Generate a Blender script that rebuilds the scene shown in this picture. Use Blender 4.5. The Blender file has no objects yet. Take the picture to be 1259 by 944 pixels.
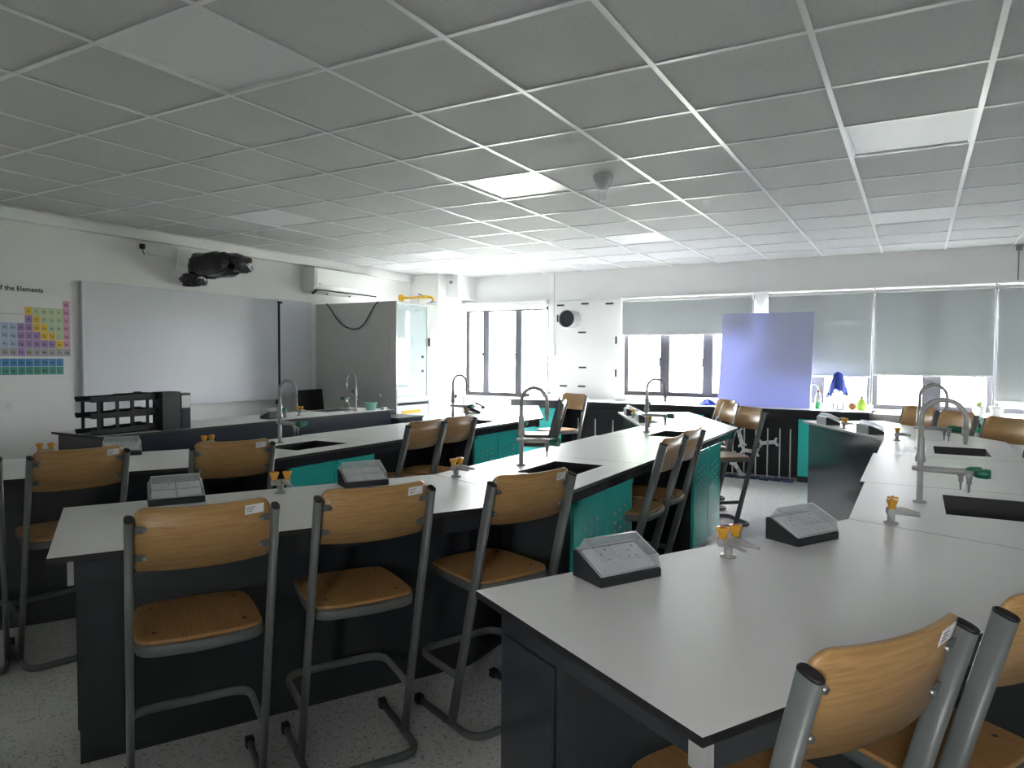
import bpy, bmesh, math, random
from mathutils import Vector, Matrix
random.seed(7)
sc = bpy.context.scene
COL = sc.collection
PI = math.pi

# ------------------------------------------------------------------ camera
cam_d = bpy.data.cameras.new('camera'); cam = bpy.data.objects.new('camera', cam_d); COL.objects.link(cam)
def cam_matrix(p, y, r, loc):
    F = Vector((-math.sin(y)*math.cos(p), math.cos(y)*math.cos(p), math.sin(p)))
    rt = Vector((math.cos(y), math.sin(y), 0)); up = rt.cross(F)
    R = rt*math.cos(r) + up*math.sin(r); U = -rt*math.sin(r) + up*math.cos(r)
    return Matrix(((R.x, U.x, -F.x, loc[0]), (R.y, U.y, -F.y, loc[1]), (R.z, U.z, -F.z, loc[2]), (0, 0, 0, 1)))
cam.matrix_world = cam_matrix(-.0359, .5102, .0058, (1.5647, -2.1486, 1.36))
cam_d.sensor_width = 36.0; cam_d.lens = 855.42/1259*36.0
cam_d.shift_x = -18.817/1259; cam_d.shift_y = -.776/1259
cam_d.clip_start = .02; cam_d.clip_end = 300
sc.camera = cam

# ------------------------------------------------------------------ world / daylight
w = bpy.data.worlds.new('sky'); sc.world = w; w.use_nodes = True
bg = w.node_tree.nodes['Background']
bg.inputs[0].default_value = (.96, .965, 1, 1); bg.inputs[1].default_value = 14.0
sun_d = bpy.data.lights.new('sun', 'SUN'); sun_d.energy = 10; sun_d.color = (1, .965, .95); sun_d.angle = .02
sun = bpy.data.objects.new('sun', sun_d); COL.objects.link(sun); sun.rotation_euler = (math.radians(38), 0, math.radians(-20))
try:
    w.cycles.sampling_method = 'AUTOMATIC'
except Exception:
    pass
sc.view_settings.view_transform = 'Standard'; sc.view_settings.look = 'None'
sc.view_settings.exposure = 2.25; sc.view_settings.gamma = 1.0; sc.view_settings.use_curve_mapping = False
try:
    sc.cycles.use_denoising = True
    sc.cycles.max_bounces = 12; sc.cycles.diffuse_bounces = 8; sc.cycles.glossy_bounces = 4
    sc.cycles.transparent_max_bounces = 16; sc.cycles.transmission_bounces = 8
    sc.cycles.sample_clamp_indirect = 8
except Exception:
    pass
def portal(x0, x1, z0, z1, y, back=False):
    d = bpy.data.lights.new('window_portal', 'AREA'); d.shape = 'RECTANGLE'; d.size = x1-x0; d.size_y = z1-z0
    d.cycles.is_portal = True
    o = bpy.data.objects.new('window_portal', d); COL.objects.link(o)
    o.location = ((x0+x1)/2, y, (z0+z1)/2); o.rotation_euler = (PI/2 if back else -PI/2, 0, 0)

# ------------------------------------------------------------------ dimensions
CEIL = 2.551; YB = 6.57; XL = -4.93; XR = 4.80; YF = -3.0; ZB = .81
WINDOWS = [(-4.41, -2.98, .80, 2.10), (-1.86, -.17, .88, 2.15), (-.015, 4.4, .81, 2.15)]
for a in WINDOWS: portal(a[0], a[1], a[2], a[3], YB+.24)
FRONT_FILL = [(1.42, 1.78)]          # unseen opening behind the viewer, added for dim foreground fill light
for a in FRONT_FILL: portal(a[0], a[1], 1.2, 1.85, YF-.24, True)  # sampling portal at the added fill opening

# ------------------------------------------------------------------ materials
MAT = {}
def mat(name, col, rough=.5, metal=0, spec=.5, coat=0, noise=None, bump=None, trans=0, alpha=1, emit=None):
    m = bpy.data.materials.new(name); m.use_nodes = True; nt = m.node_tree; b = nt.nodes['Principled BSDF']
    b.inputs['Base Color'].default_value = (*col, 1); b.inputs['Roughness'].default_value = rough
    b.inputs['Metallic'].default_value = metal; b.inputs['Specular IOR Level'].default_value = spec
    b.inputs['Coat Weight'].default_value = coat; b.inputs['Transmission Weight'].default_value = trans
    b.inputs['Alpha'].default_value = alpha
    if noise or bump:
        tc = nt.nodes.new('ShaderNodeTexCoord')
    if noise:   # (scale, amount)
        n = nt.nodes.new('ShaderNodeTexNoise'); n.inputs['Scale'].default_value = noise[0]; n.inputs['Detail'].default_value = 4
        nt.links.new(tc.outputs['Object'], n.inputs['Vector'])
        mx = nt.nodes.new('ShaderNodeMix'); mx.data_type = 'RGBA'
        k = noise[1]
        mx.inputs[6].default_value = (*[max(0, c*(1-k)) for c in col], 1); mx.inputs[7].default_value = (*[min(1, c*(1+k)) for c in col], 1)
        nt.links.new(n.outputs['Fac'], mx.inputs[0]); nt.links.new(mx.outputs[2], b.inputs['Base Color'])
    if bump:    # (scale, strength)
        n2 = nt.nodes.new('ShaderNodeTexNoise'); n2.inputs['Scale'].default_value = bump[0]; n2.inputs['Detail'].default_value = 3
        nt.links.new(tc.outputs['Object'], n2.inputs['Vector'])
        bp = nt.nodes.new('ShaderNodeBump'); bp.inputs['Strength'].default_value = bump[1]; bp.inputs['Distance'].default_value = .01
        nt.links.new(n2.outputs['Fac'], bp.inputs['Height']); nt.links.new(bp.outputs[0], b.inputs['Normal'])
    MAT[name] = m; return m
mat('wall', (.84, .835, .825), .7, noise=(1.5, .02), bump=(60, .04))
mat('ceiling_tile', (.575, .58, .58), .85, noise=(55, .10), bump=(140, .35))
mat('t_bar', (.80, .81, .82), .28, spec=.6)
mat('light_diffuser', (.78, .79, .80), .36, spec=.42)
mat('white_plastic', (.80, .80, .79), .35)
mat('white_metal', (.78, .78, .77), .3)
mat('bench_top', (.80, .795, .785), .40, noise=(220, .05))
mat('bench_core', (.012, .012, .013), .5)
mat('charcoal', (.030, .034, .039), .15, spec=.6, noise=(3, .12))
mat('charcoal_line', (.018, .02, .024), .3)
mat('knee_panel', (.02, .022, .026), .35)
mat('navy_panel', (.035, .042, .06), .25)
mat('teal', (.045, .57, .53), .15, spec=.55, noise=(2, .06))
mat('teal_hole', (.12, .45, .43), .3)
mat('sink_black', (.008, .008, .009), .4)
mat('stool_metal', (.13, .142, .134), .40, spec=.55, noise=(30, .08))
mat('black_rubber', (.012, .012, .013), .55)
mat('bolt', (.42, .42, .40), .3, metal=.9)
mat('tap_grey', (.38, .38, .365), .35, noise=(20, .06))
mat('tap_green', (.012, .15, .085), .35)
mat('gas_orange', (.66, .33, .03), .4)
mat('gas_red', (.45, .05, .02), .4)
mat('box_black', (.022, .025, .028), .38)
mat('socket_face', (.80, .80, .79), .4)
mat('print_dark', (.03, .03, .035), .7)
mat('print_grey', (.28, .28, .3), .7)
mat('paper', (.82, .82, .82), .6)
mat('window_frame', (.075, .072, .085), .45)
mat('blind', (.44, .46, .465), .8, noise=(300, .03))
mat('whiteboard', (.66, .68, .72), .34, spec=.55)
mat('board_blue', (.50, .53, .72), .12, spec=.6)
mat('grey_panel', (.60, .60, .585), .10, spec=.7)
mat('fume_white', (.74, .76, .76), .2)
mat('yellow', (.78, .47, .03), .4)
mat('steel', (.55, .56, .57), .22, metal=1)
mat('duct_white', (.50, .51, .52), .25)
mat('duct_dark', (.012, .013, .02), .6)
mat('wrap_black', (.014, .014, .016), .12, spec=.7, bump=(18, .8))
mat('office_mesh', (.012, .012, .014), .7)
mat('blue_cloth', (.03, .06, .42), .8)
mat('blue_base', (.03, .045, .14), .5)
mat('green_plastic', (.01, .33, .13), .35)
mat('green_liquid', (.12, .80, .28), .2)
mat('lime', (.50, .78, .10), .25)
mat('terracotta', (.45, .20, .10), .7)
mat('leaf', (.20, .36, .08), .6)
mat('bark', (.12, .08, .05), .9)
mat('grass', (.38, .39, .31), .95, noise=(2, .25))
mat('paving', (.30, .30, .30), .9, noise=(1.2, .1))
mat('fence_paint', (.30, .31, .30), .5)
mat('aqua', (.30, .62, .55), .35)
mat('cable', (.02, .02, .02), .5)
for n, c in dict(pt_pink=(.72, .36, .50), pt_green=(.50, .62, .38), pt_yellow=(.78, .52, .06), pt_purple=(.40, .26, .52), pt_blue=(.42, .52, .68), pt_grey=(.42, .42, .42), pt_dblue=(.07, .27, .55), pt_dgreen=(.07, .33, .24), pt_red=(.62, .13, .13), pt_orange=(.75, .30, .08)).items():
    mat(n, c, .6)
def floor_mat():
    m = mat('floor_vinyl', (.5, .5, .48), .32); nt = m.node_tree; b = nt.nodes['Principled BSDF']
    tc = nt.nodes.new('ShaderNodeTexCoord'); v = nt.nodes.new('ShaderNodeTexVoronoi'); v.inputs['Scale'].default_value = 130
    nt.links.new(tc.outputs['Object'], v.inputs['Vector'])
    r = nt.nodes.new('ShaderNodeValToRGB')
    r.color_ramp.elements[0].position = 0; r.color_ramp.elements[0].color = (.58, .57, .56, 1)
    r.color_ramp.elements[1].position = 1; r.color_ramp.elements[1].color = (.72, .71, .70, 1)
    e = r.color_ramp.elements.new(.10); e.color = (.30, .30, .29, 1)
    e = r.color_ramp.elements.new(.16); e.color = (.66, .65, .64, 1)
    sep = nt.nodes.new('ShaderNodeSeparateColor'); nt.links.new(v.outputs['Color'], sep.inputs[0]); nt.links.new(sep.outputs[0], r.inputs[0])
    nt.links.new(r.outputs[0], b.inputs['Base Color'])
floor_mat()
def wood_mat(name, axis, c0, c1):
    m = mat(name, c0, .36, spec=.4); nt = m.node_tree; b = nt.nodes['Principled BSDF']
    tc = nt.nodes.new('ShaderNodeTexCoord'); mp = nt.nodes.new('ShaderNodeMapping')
    mp.inputs['Scale'].default_value = axis
    nt.links.new(tc.outputs['Object'], mp.inputs['Vector'])
    n = nt.nodes.new('ShaderNodeTexNoise'); n.inputs['Scale'].default_value = 6; n.inputs['Detail'].default_value = 6; n.inputs['Distortion'].default_value = .5
    nt.links.new(mp.outputs[0], n.inputs['Vector'])
    r = nt.nodes.new('ShaderNodeValToRGB'); r.color_ramp.elements[0].position = .33; r.color_ramp.elements[1].position = .68
    r.color_ramp.elements[0].color = (*c0, 1); r.color_ramp.elements[1].color = (*c1, 1)
    nt.links.new(n.outputs['Fac'], r.inputs[0]); nt.links.new(r.outputs[0], b.inputs['Base Color'])
wood_mat('oak_back', (1.0, 12, 26), (.36, .20, .072), (.47, .285, .115))
wood_mat('oak_seat', (26, 1.2, 12), (.35, .175, .06), (.46, .255, .10))
def glass_mat(name, tint, gloss, rough=.03, haze=0):
    m = bpy.data.materials.new(name); m.use_nodes = True; nt = m.node_tree; nt.nodes.clear()
    o = nt.nodes.new('ShaderNodeOutputMaterial'); t = nt.nodes.new('ShaderNodeBsdfTransparent'); t.inputs[0].default_value = (*tint, 1)
    g = nt.nodes.new('ShaderNodeBsdfGlossy'); g.inputs['Roughness'].default_value = rough
    f = nt.nodes.new('ShaderNodeLayerWeight'); f.inputs[0].default_value = .5
    pw = nt.nodes.new('ShaderNodeMath'); pw.operation = 'POWER'; pw.inputs[1].default_value = 4
    ml = nt.nodes.new('ShaderNodeMath'); ml.operation = 'MULTIPLY_ADD'; ml.inputs[1].default_value = .7; ml.inputs[2].default_value = gloss; ml.use_clamp = True
    mx = nt.nodes.new('ShaderNodeMixShader')
    nt.links.new(f.outputs['Facing'], pw.inputs[0]); nt.links.new(pw.outputs[0], ml.inputs[0]); nt.links.new(ml.outputs[0], mx.inputs[0]); nt.links.new(t.outputs[0], mx.inputs[1]); nt.links.new(g.outputs[0], mx.inputs[2]); nt.links.new(mx.outputs[0], o.inputs[0])
    if haze:
        d = nt.nodes.new('ShaderNodeBsdfTranslucent'); d.inputs[0].default_value = (.9, .9, .92, 1); d2 = nt.nodes.new('ShaderNodeBsdfDiffuse'); d2.inputs[0].default_value = (.9, .9, .92, 1)
        a = nt.nodes.new('ShaderNodeMixShader'); a.inputs[0].default_value = .5; b = nt.nodes.new('ShaderNodeMixShader'); b.inputs[0].default_value = haze
        nt.links.new(d.outputs[0], a.inputs[1]); nt.links.new(d2.outputs[0], a.inputs[2]); nt.links.new(mx.outputs[0], b.inputs[1]); nt.links.new(a.outputs[0], b.inputs[2]); nt.links.new(b.outputs[0], o.inputs[0])
    MAT[name] = m
glass_mat('pane_glass', (.97, .985, .98), .03)
glass_mat('sash_glass', (.88, .92, .93), .10, .03, .18)
glass_mat('clear_plastic', (.95, .96, .97), .08, .12, .15)  # white mixed in for bright window reflections as well as film haze
glass_mat('rim_plastic', (.95, .96, .97), .15, .15, .45)  # whiter mix paints the bright edges of the lid
glass_mat('bottle_plastic', (.80, .85, .82), .1, .2)
def blind_mat():
    m = MAT['blind']; nt = m.node_tree; b = nt.nodes['Principled BSDF']; o = [n for n in nt.nodes if n.type == 'OUTPUT_MATERIAL'][0]
    t = nt.nodes.new('ShaderNodeBsdfTranslucent'); t.inputs[0].default_value = (.62, .68, .70, 1)
    mx = nt.nodes.new('ShaderNodeMixShader'); mx.inputs[0].default_value = .08
    nt.links.new(b.outputs[0], mx.inputs[1]); nt.links.new(t.outputs[0], mx.inputs[2]); nt.links.new(mx.outputs[0], o.inputs[0])
blind_mat()
def board_mat():
    m = MAT['board_blue']; nt = m.node_tree; b = nt.nodes['Principled BSDF']; o = [n for n in nt.nodes if n.type == 'OUTPUT_MATERIAL'][0]
    t = nt.nodes.new('ShaderNodeBsdfTranslucent'); t.inputs[0].default_value = (.50, .54, .86, 1)
    mx = nt.nodes.new('ShaderNodeMixShader'); mx.inputs[0].default_value = .16
    nt.links.new(b.outputs[0], mx.inputs[1]); nt.links.new(t.outputs[0], mx.inputs[2]); nt.links.new(mx.outputs[0], o.inputs[0])
board_mat()

# ------------------------------------------------------------------ mesh builder
class MB:
    def __init__(s): s.v = []; s.f = []; s.m = []; s.sm = []; s.mats = []; s.cur = 0; s.smooth = False
    def use(s, name):
        if name not in s.mats: s.mats.append(name)
        s.cur = s.mats.index(name); return s
    def add(s, vs, fs, smooth=None):
        o = len(s.v); s.v += [tuple(v) for v in vs]
        for f in fs:
            s.f.append([i+o for i in f]); s.m.append(s.cur); s.sm.append(s.smooth if smooth is None else smooth)
        return s
    def box(s, x0, x1, y0, y1, z0, z1, M=None):
        vs = [(x0,y0,z0),(x1,y0,z0),(x1,y1,z0),(x0,y1,z0),(x0,y0,z1),(x1,y0,z1),(x1,y1,z1),(x0,y1,z1)]
        if M is not None: vs = [M @ Vector(v) for v in vs]
        return s.add(vs, [(0,3,2,1),(4,5,6,7),(0,1,5,4),(1,2,6,5),(2,3,7,6),(3,0,4,7)], False)
    def prism(s, poly, z0, z1, M=None):
        n = len(poly); ar = sum(poly[i][0]*poly[(i+1)%n][1]-poly[(i+1)%n][0]*poly[i][1] for i in range(n))
        if ar < 0: poly = poly[::-1]
        vs = [(x, y, z0) for x, y in poly]+[(x, y, z1) for x, y in poly]
        if M is not None: vs = [M @ Vector(v) for v in vs]
        return s.add(vs, [tuple(range(n))[::-1], tuple(range(n, 2*n))]+[(i, (i+1)%n, n+(i+1)%n, n+i) for i in range(n)], False)
    def sweep(s, path, sec, up=(0,0,1), caps=True, closed=False, smooth=True, scales=None):
        P = [Vector(p) for p in path]; n = len(P); k = len(sec); vs = []; up = Vector(up)
        for i, p in enumerate(P):
            if closed: t = (P[(i+1)%n]-P[i-1])
            elif i == 0: t = P[1]-P[0]
            elif i == n-1: t = P[-1]-P[-2]
            else: t = (P[i+1]-P[i]).normalized()+(P[i]-P[i-1]).normalized()
            t.normalize(); sd = t.cross(up)
            if sd.length < 1e-4: sd = t.cross(Vector((0,1,0)))
            if sd.length < 1e-4: sd = t.cross(Vector((1,0,0)))
            sd.normalize(); u = sd.cross(t); sc_ = scales[i] if scales else 1
            vs += [p+sd*a*sc_+u*b*sc_ for a, b in sec]
        fs = []
        for i in range(n if closed else n-1):
            j = (i+1) % n
            for q in range(k): fs.append((i*k+q, i*k+(q+1)%k, j*k+(q+1)%k, j*k+q))
        s.add(vs, fs, smooth)
        if caps and not closed:
            o = len(s.v)-n*k
            s.f.append([o+q for q in range(k)][::-1]); s.m.append(s.cur); s.sm.append(False)
            s.f.append([o+(n-1)*k+q for q in range(k)]); s.m.append(s.cur); s.sm.append(False)
        return s
    def tube(s, path, r, n=10, **kw): return s.sweep(path, circ(r, n), **kw)
    def cyl(s, p0, p1, r0, r1=None, n=14, caps=True):
        r1 = r0 if r1 is None else r1
        return s.sweep([p0, p1], circ(1, n), scales=[r0, r1], caps=caps, up=(0, 0, 1))
    def lathe(s, prof, c=(0,0,0), n=18, smooth=True):
        vs = []; fs = []
        for r, z in prof:
            for i in range(n): a = 2*PI*i/n; vs.append((c[0]+r*math.cos(a), c[1]+r*math.sin(a), c[2]+z))
        for j in range(len(prof)-1):
            for i in range(n): fs.append((j*n+i, j*n+(i+1)%n, (j+1)*n+(i+1)%n, (j+1)*n+i))
        fs.append(tuple(range(n))[::-1]); fs.append(tuple(range((len(prof)-1)*n, len(prof)*n)))
        return s.add(vs, fs, smooth)
    def mesh(s, name):
        me = bpy.data.meshes.new(name); me.from_pydata(s.v, [], s.f); me.update()
        for n in s.mats: me.materials.append(MAT[n])
        for p, m_, q in zip(me.polygons, s.m, s.sm): p.material_index = m_; p.use_smooth = q
        return me
    def build(s, name, m=None, parent=None, loc=None, bevel=0, kind=None, label=None):
        if m is not None: s.mats = [m] if not s.mats else s.mats
        o = bpy.data.objects.new(name, s.mesh(name)); COL.objects.link(o)
        if parent is not None: o.parent = parent
        if loc is not None: o.location = loc
        if bevel:
            b = o.modifiers.new('bevel', 'BEVEL'); b.width = bevel; b.segments = 2; b.limit_method = 'ANGLE'; b.angle_limit = .7
        if kind: o['kind'] = kind
        if label: o['label'] = label
        return o
def circ(r, n): return [(r*math.cos(2*PI*i/n), r*math.sin(2*PI*i/n)) for i in range(n)]
def oval(a, b, n=14): return [(a*math.copysign(abs(math.cos(t))**.75, math.cos(t)), b*math.copysign(abs(math.sin(t))**.75, math.sin(t))) for t in [2*PI*i/n for i in range(n)]]
def rrect(x0, x1, y0, y1, r, n=5):
    out = []
    for cx, cy, a0 in ((x1-r, y1-r, 0), (x0+r, y1-r, PI/2), (x0+r, y0+r, PI), (x1-r, y0+r, 1.5*PI)):
        for i in range(n+1): a = a0+PI/2*i/n; out.append((cx+r*math.cos(a), cy+r*math.sin(a)))
    return out
def fillet(pts, r, n=5):
    P = [Vector(p) for p in pts]; out = [P[0]]
    for i in range(1, len(P)-1):
        a = (P[i-1]-P[i]); b = (P[i+1]-P[i]); ra = min(r, a.length*.49, b.length*.49)
        p0 = P[i]+a.normalized()*ra; p1 = P[i]+b.normalized()*ra
        for k in range(n+1):
            t = k/n; out.append(p0*(1-t)**2+P[i]*2*t*(1-t)+p1*t*t)
    out.append(P[-1]); return out
def tag(o, label, cat, group=None):
    o['label'] = label; o['category'] = cat
    if group: o['group'] = group
    return o
def thing(name, label, cat, loc=(0,0,0), rz=0, group=None):
    o = bpy.data.objects.new(name, None); COL.objects.link(o); o.empty_display_size = .05
    o.location = loc; o.rotation_euler = (0, 0, rz); return tag(o, label, cat, group)
def copy_tree(o, parent=None):
    c = o.copy(); COL.objects.link(c); c.parent = parent
    for ch in list(o.children): copy_tree(ch, c)
    return c
def struct(name, mb, m=None, parent=None):
    o = mb.build(name, m, parent); 
    if parent is None: o['kind'] = 'structure'
    return o

# ------------------------------------------------------------------ room shell
struct('floor', MB().box(XL-.2, XR+.2, YF-.2, YB+.2, -.1, 0), 'floor_vinyl')
struct('wall_left', MB().box(XL-.2, XL, YF-.2, YB+.2, 0, CEIL+.25), 'wall')
struct('wall_right', MB().box(XR, XR+.2, YF-.2, YB+.2, 0, CEIL+.25), 'wall')
wf = MB(); xs = XL
for x0, x1 in FRONT_FILL:
    wf.box(xs, x0, YF-.2, YF, 0, CEIL+.25).box(x0, x1, YF-.2, YF, 0, 1.2).box(x0, x1, YF-.2, YF, 1.85, CEIL+.25); xs = x1
wf.box(xs, XR, YF-.2, YF, 0, CEIL+.25)
struct('wall_front', wf, 'wall')
struct('wall_corridor_added', MB().box(XL-.2, XR+.2, YF-2.2, YF-2.05, -.1, 1.15).box(XL-.2, XR+.2, YF-2.2, YF-2.05, 2.3, CEIL+.25).box(XL-.35, XL-.2, YF-2.2, YF-.2, -.1, CEIL+.25).box(XR+.2, XR+.35, YF-2.2, YF-.2, -.1, CEIL+.25), 'wall')  # unseen corridor walls and parapet, added to cut down the fill light
struct('floor_corridor_added', MB().box(XL-.2, XR+.2, YF-2.05, YF-.2, -.1, 0), 'paving')  # unseen floor of the added corridor
struct('ceiling_corridor_added', MB().box(XL-.35, XR+.35, YF-2.9, YF-.2, CEIL+.05, CEIL+.25), 'wall')  # unseen roof slab, added to keep sun and sky off the opening
o = MB().use('paving').box(-40, 40, -45, YF-2.3, -.35, -.25).build('outdoor_yard'); o['kind'] = 'structure'
wb = MB(); xs = XL
for x0, x1, z0, z1 in WINDOWS:
    wb.box(xs, x0, YB, YB+.2, 0, CEIL+.25)
    wb.box(x0, x1, YB, YB+.2, 0, z0); wb.box(x0, x1, YB, YB+.2, z1, CEIL+.25); xs = x1
wb.box(xs, XR, YB, YB+.2, 0, CEIL+.25)
struct('wall_back', wb, 'wall')
struct('wall_column', MB().box(XL, -4.41, 5.92, YB, 0, CEIL), 'wall')
struct('trim_1', MB().box(XL, -4.20, 6.10, YB, 2.225, CEIL), 'wall')                  # soffit over the column
struct('trim_2', MB().box(XL, XL+.09, YF, 5.92, CEIL-.09, CEIL), 'wall')             # boxing along the left wall
struct('trim_3', MB().box(-2.86, XR, YB-.025, YB, 2.165, 2.19), 'white_plastic')     # ledge above the blinds
struct('baseboard_left', MB().box(XL, XL+.012, YF, 4.1, 0, .09), 'charcoal')

ceil = struct('ceiling', MB().box(XL-.2, XR+.2, YF-.2, YB+.2, CEIL+.06, CEIL+.2), 'wall')
LIGHTS = [(a, r) for a in (-6, -2, 2, 6) for r in (-5, -1, 3, 7)]
G = .6
tile_me = MB().use('ceiling_tile').box(-.291, .291, -.291, .291, 0, .015).mesh('ceiling_tile')
cut_me = MB().use('ceiling_tile').box(-.291, .291, -.291, .266, 0, .015).mesh('ceiling_tile_cut')
for a in range(-8, 8):
    for r in range(-5, 11):
        if (a, r) in LIGHTS: continue
        o = bpy.data.objects.new('ceiling_tile', cut_me if r == 10 else tile_me); COL.objects.link(o); o.parent = ceil
        o.location = ((a+.5)*G, (r+.5)*G, CEIL+.006)
main_me = MB().use('t_bar').box(-.012, .012, YF, YB, 0, .004).box(-.002, .002, YF, YB, .004, .045).mesh('main_runner')
cross_me = MB().use('t_bar').box(XL+.09, XR, -.011, .011, 0, .004).box(XL+.09, XR, -.002, .002, .004, .03).mesh('cross_runner')
for a in range(-8, 9):
    o = bpy.data.objects.new('main_runner', main_me); COL.objects.link(o); o.parent = ceil; o.location = (a*G, 0, CEIL)
for r in range(-4, 11):
    o = bpy.data.objects.new('cross_runner', cross_me); COL.objects.link(o); o.parent = ceil; o.location = (0, r*G, CEIL+.0012)
LLAB = {(-6, 7): 'unlit square ceiling light panel nearest the air conditioner', (-2, 7): 'unlit square ceiling light panel at the far centre of the ceiling', (2, 7): 'unlit square ceiling light panel nearest the roller blinds on the right',
        (-6, 3): 'unlit square ceiling light panel above the wall projector side of the room', (-2, 3): 'unlit square ceiling light panel beside the wrapped ceiling detector', (2, 3): 'large unlit square ceiling light panel at upper right of the photo',
        (-2, -1): 'smooth unlit ceiling light panel nearest the upper left corner of the photo'}
proto = None
for a, r in LIGHTS:
    if r < -1 or a > 3 or (a, r) in ((-6, -1), (2, -1)):
        continue
    if proto is None:
        proto = thing('ceiling_light', '', 'ceiling light', group='square ceiling light panels')
        fr = MB().use('white_metal')
        for q in ((-.292, .292, -.292, -.278), (-.292, .292, .278, .292), (-.292, -.278, -.278, .278), (.278, .292, -.278, .278)): fr.box(*q, 0, .03)
        fr.build('frame', parent=proto); MB().box(-.278, .278, -.278, .278, .006, .02).build('diffuser', 'light_diffuser', proto)
        o = proto
    else: o = copy_tree(proto)
    o.location = ((a+.5)*G, (r+.5)*G, CEIL+.004); o['label'] = LLAB[(a, r)]
# the other light openings out of view are closed by plain tiles
for a, r in LIGHTS:
    if r < -1 or a > 3 or (a, r) in ((-6, -1), (2, -1)):
        o = bpy.data.objects.new('ceiling_tile', tile_me); COL.objects.link(o); o.parent = ceil; o.location = ((a+.5)*G, (r+.5)*G, CEIL+.006)

# ------------------------------------------------------------------ windows
def window(name, x0, x1, z0, z1, mulls, mw, handles):
    y0, y1 = YB+.07, YB+.13
    f = MB().use('window_frame')
    f.box(x0, x1, y0, y1, z0, z0+.055).box(x0, x1, y0, y1, z1-.05, z1).box(x0, x0+.055, y0, y1, z0+.055, z1-.05).box(x1-.055, x1, y0, y1, z0+.055, z1-.05)
    o = struct(name, f)
    for x in mulls: MB().box(x-mw/2, x+mw/2, y0-.01, y1, z0+.055, z1-.05).build('mullion', 'window_frame', o)
    ed = [x0+.055]+[e for x in mulls for e in (x-mw/2, x+mw/2)]+[x1-.055]
    for i in range(0, len(ed), 2):
        MB().box(ed[i], ed[i+1], y0+.03, y0+.036, z0+.055, z1-.05).build('pane', 'pane_glass', o)
    for x, z in handles:
        MB().box(x-.012, x+.012, y0-.03, y0-.01, z-.02, z+.02).box(x-.008, x+.008, y0-.045, y0-.03, z-.10, z+.015).build('handle', 'window_frame', o)
    return o
window('window_1', *WINDOWS[0][:2], .80, 2.10, (-4.06, -3.50), .105, ((-4.11, 1.42), (-3.55, 1.42), (-3.0, 1.42)))
window('window_2', *WINDOWS[1][:2], .88, 2.15, (-1.30, -.74), .125, ((-1.36, 1.36), (-.80, 1.36)))
window('window_3', -.015, 1.125, .81, 2.15, (.555,), .14, ((.50, 1.3),))
window('window_4', 1.125, 2.27, .81, 2.15, (1.71,), .18, ((1.66, 1.3),))
window('window_5', 2.27, 3.41, .81, 2.15, (2.84,), .11, ())
window('window_6', 3.41, 4.4, .81, 2.15, (3.9,), .11, ())
struct('trim_4', MB().box(-4.41, -2.96, YB-.03, YB+.09, .765, .80), 'white_plastic')
struct('trim_5', MB().box(-1.86, -.17, YB-.02, YB+.09, .85, .88), 'white_plastic')
struct('trim_6', MB().box(1.16, XR, YB-.30, YB+.07, .745, .78), 'white_plastic')
struct('trim_7', MB().box(1.18, XR, YB-.27, YB, 0, .745), 'wall')

# ------------------------------------------------------------------ roller blinds
def blind(x0, x1, zt, zb, label, y=YB-.045, chain=None):
    t = thing('roller_blind', label, 'blind', ((x0+x1)/2, y, zb), 0, 'roller blinds on the back wall'); hw = (x1-x0)/2; H = zt-zb
    MB().box(-hw+.012, hw-.012, -.0015, .0015, .02, H-.03).build('fabric', 'blind', t)
    MB().use('white_plastic').box(-hw+.010, hw-.010, -.008, .008, 0, .022).build('bottom_bar', parent=t, bevel=.003)
    MB().use('white_metal').cyl((-hw+.015, .012, H-.03), (hw-.015, .012, H-.03), .022, n=12).build('roller_tube', parent=t)
    for sx in (-1, 1): MB().box(sx*(hw-.006)-.006, sx*(hw-.006)+.006, -.03, .04, H-.07, H+.01).build('bracket', 'white_plastic', t, bevel=.003)
    if chain:
        zl = chain-zb
        pts = [(hw-.004, -.028, H-.03), (hw-.012, -.032, (H+zl)/2), (hw-.016, -.034, zl+.03), (hw-.006, -.034, zl), (hw+.006, -.034, zl+.03), (hw+.004, -.03, (H+zl)/2), (hw+.003, -.024, H-.03)]
        MB().tube(pts, .0035, 6).build('pull_chain', 'white_plastic', t)
    return t
blind(-1.865, -.175, 2.155, 1.665, 'grey roller blind half raised over the middle window beside the duct wall')
blind(-.01, 1.128, 2.155, 1.165, 'grey roller blind behind the leaning blue board', chain=.86)
blind(1.135, 2.268, 2.155, 1.19, 'wide grey roller blind above the two potted plants', chain=.84)
blind(2.275, 3.41, 2.155, .925, 'lowest hanging grey roller blind at the right edge of the photo')
blind(3.42, 4.4, 2.155, 1.0, 'grey roller blind out beyond the right edge of the photo')
t = thing('roller_blind', 'white roller blind rolled fully up above the left window', 'blind', (-3.69, YB-.045, 2.06), 0, 'roller blinds on the back wall')
MB().box(-.72, .72, -.045, .04, .045, .115).build('cassette', 'white_plastic', t, bevel=.008); MB().box(-.70, .70, -.006, .006, 0, .05).build('fabric', 'white_plastic', t)

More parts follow.
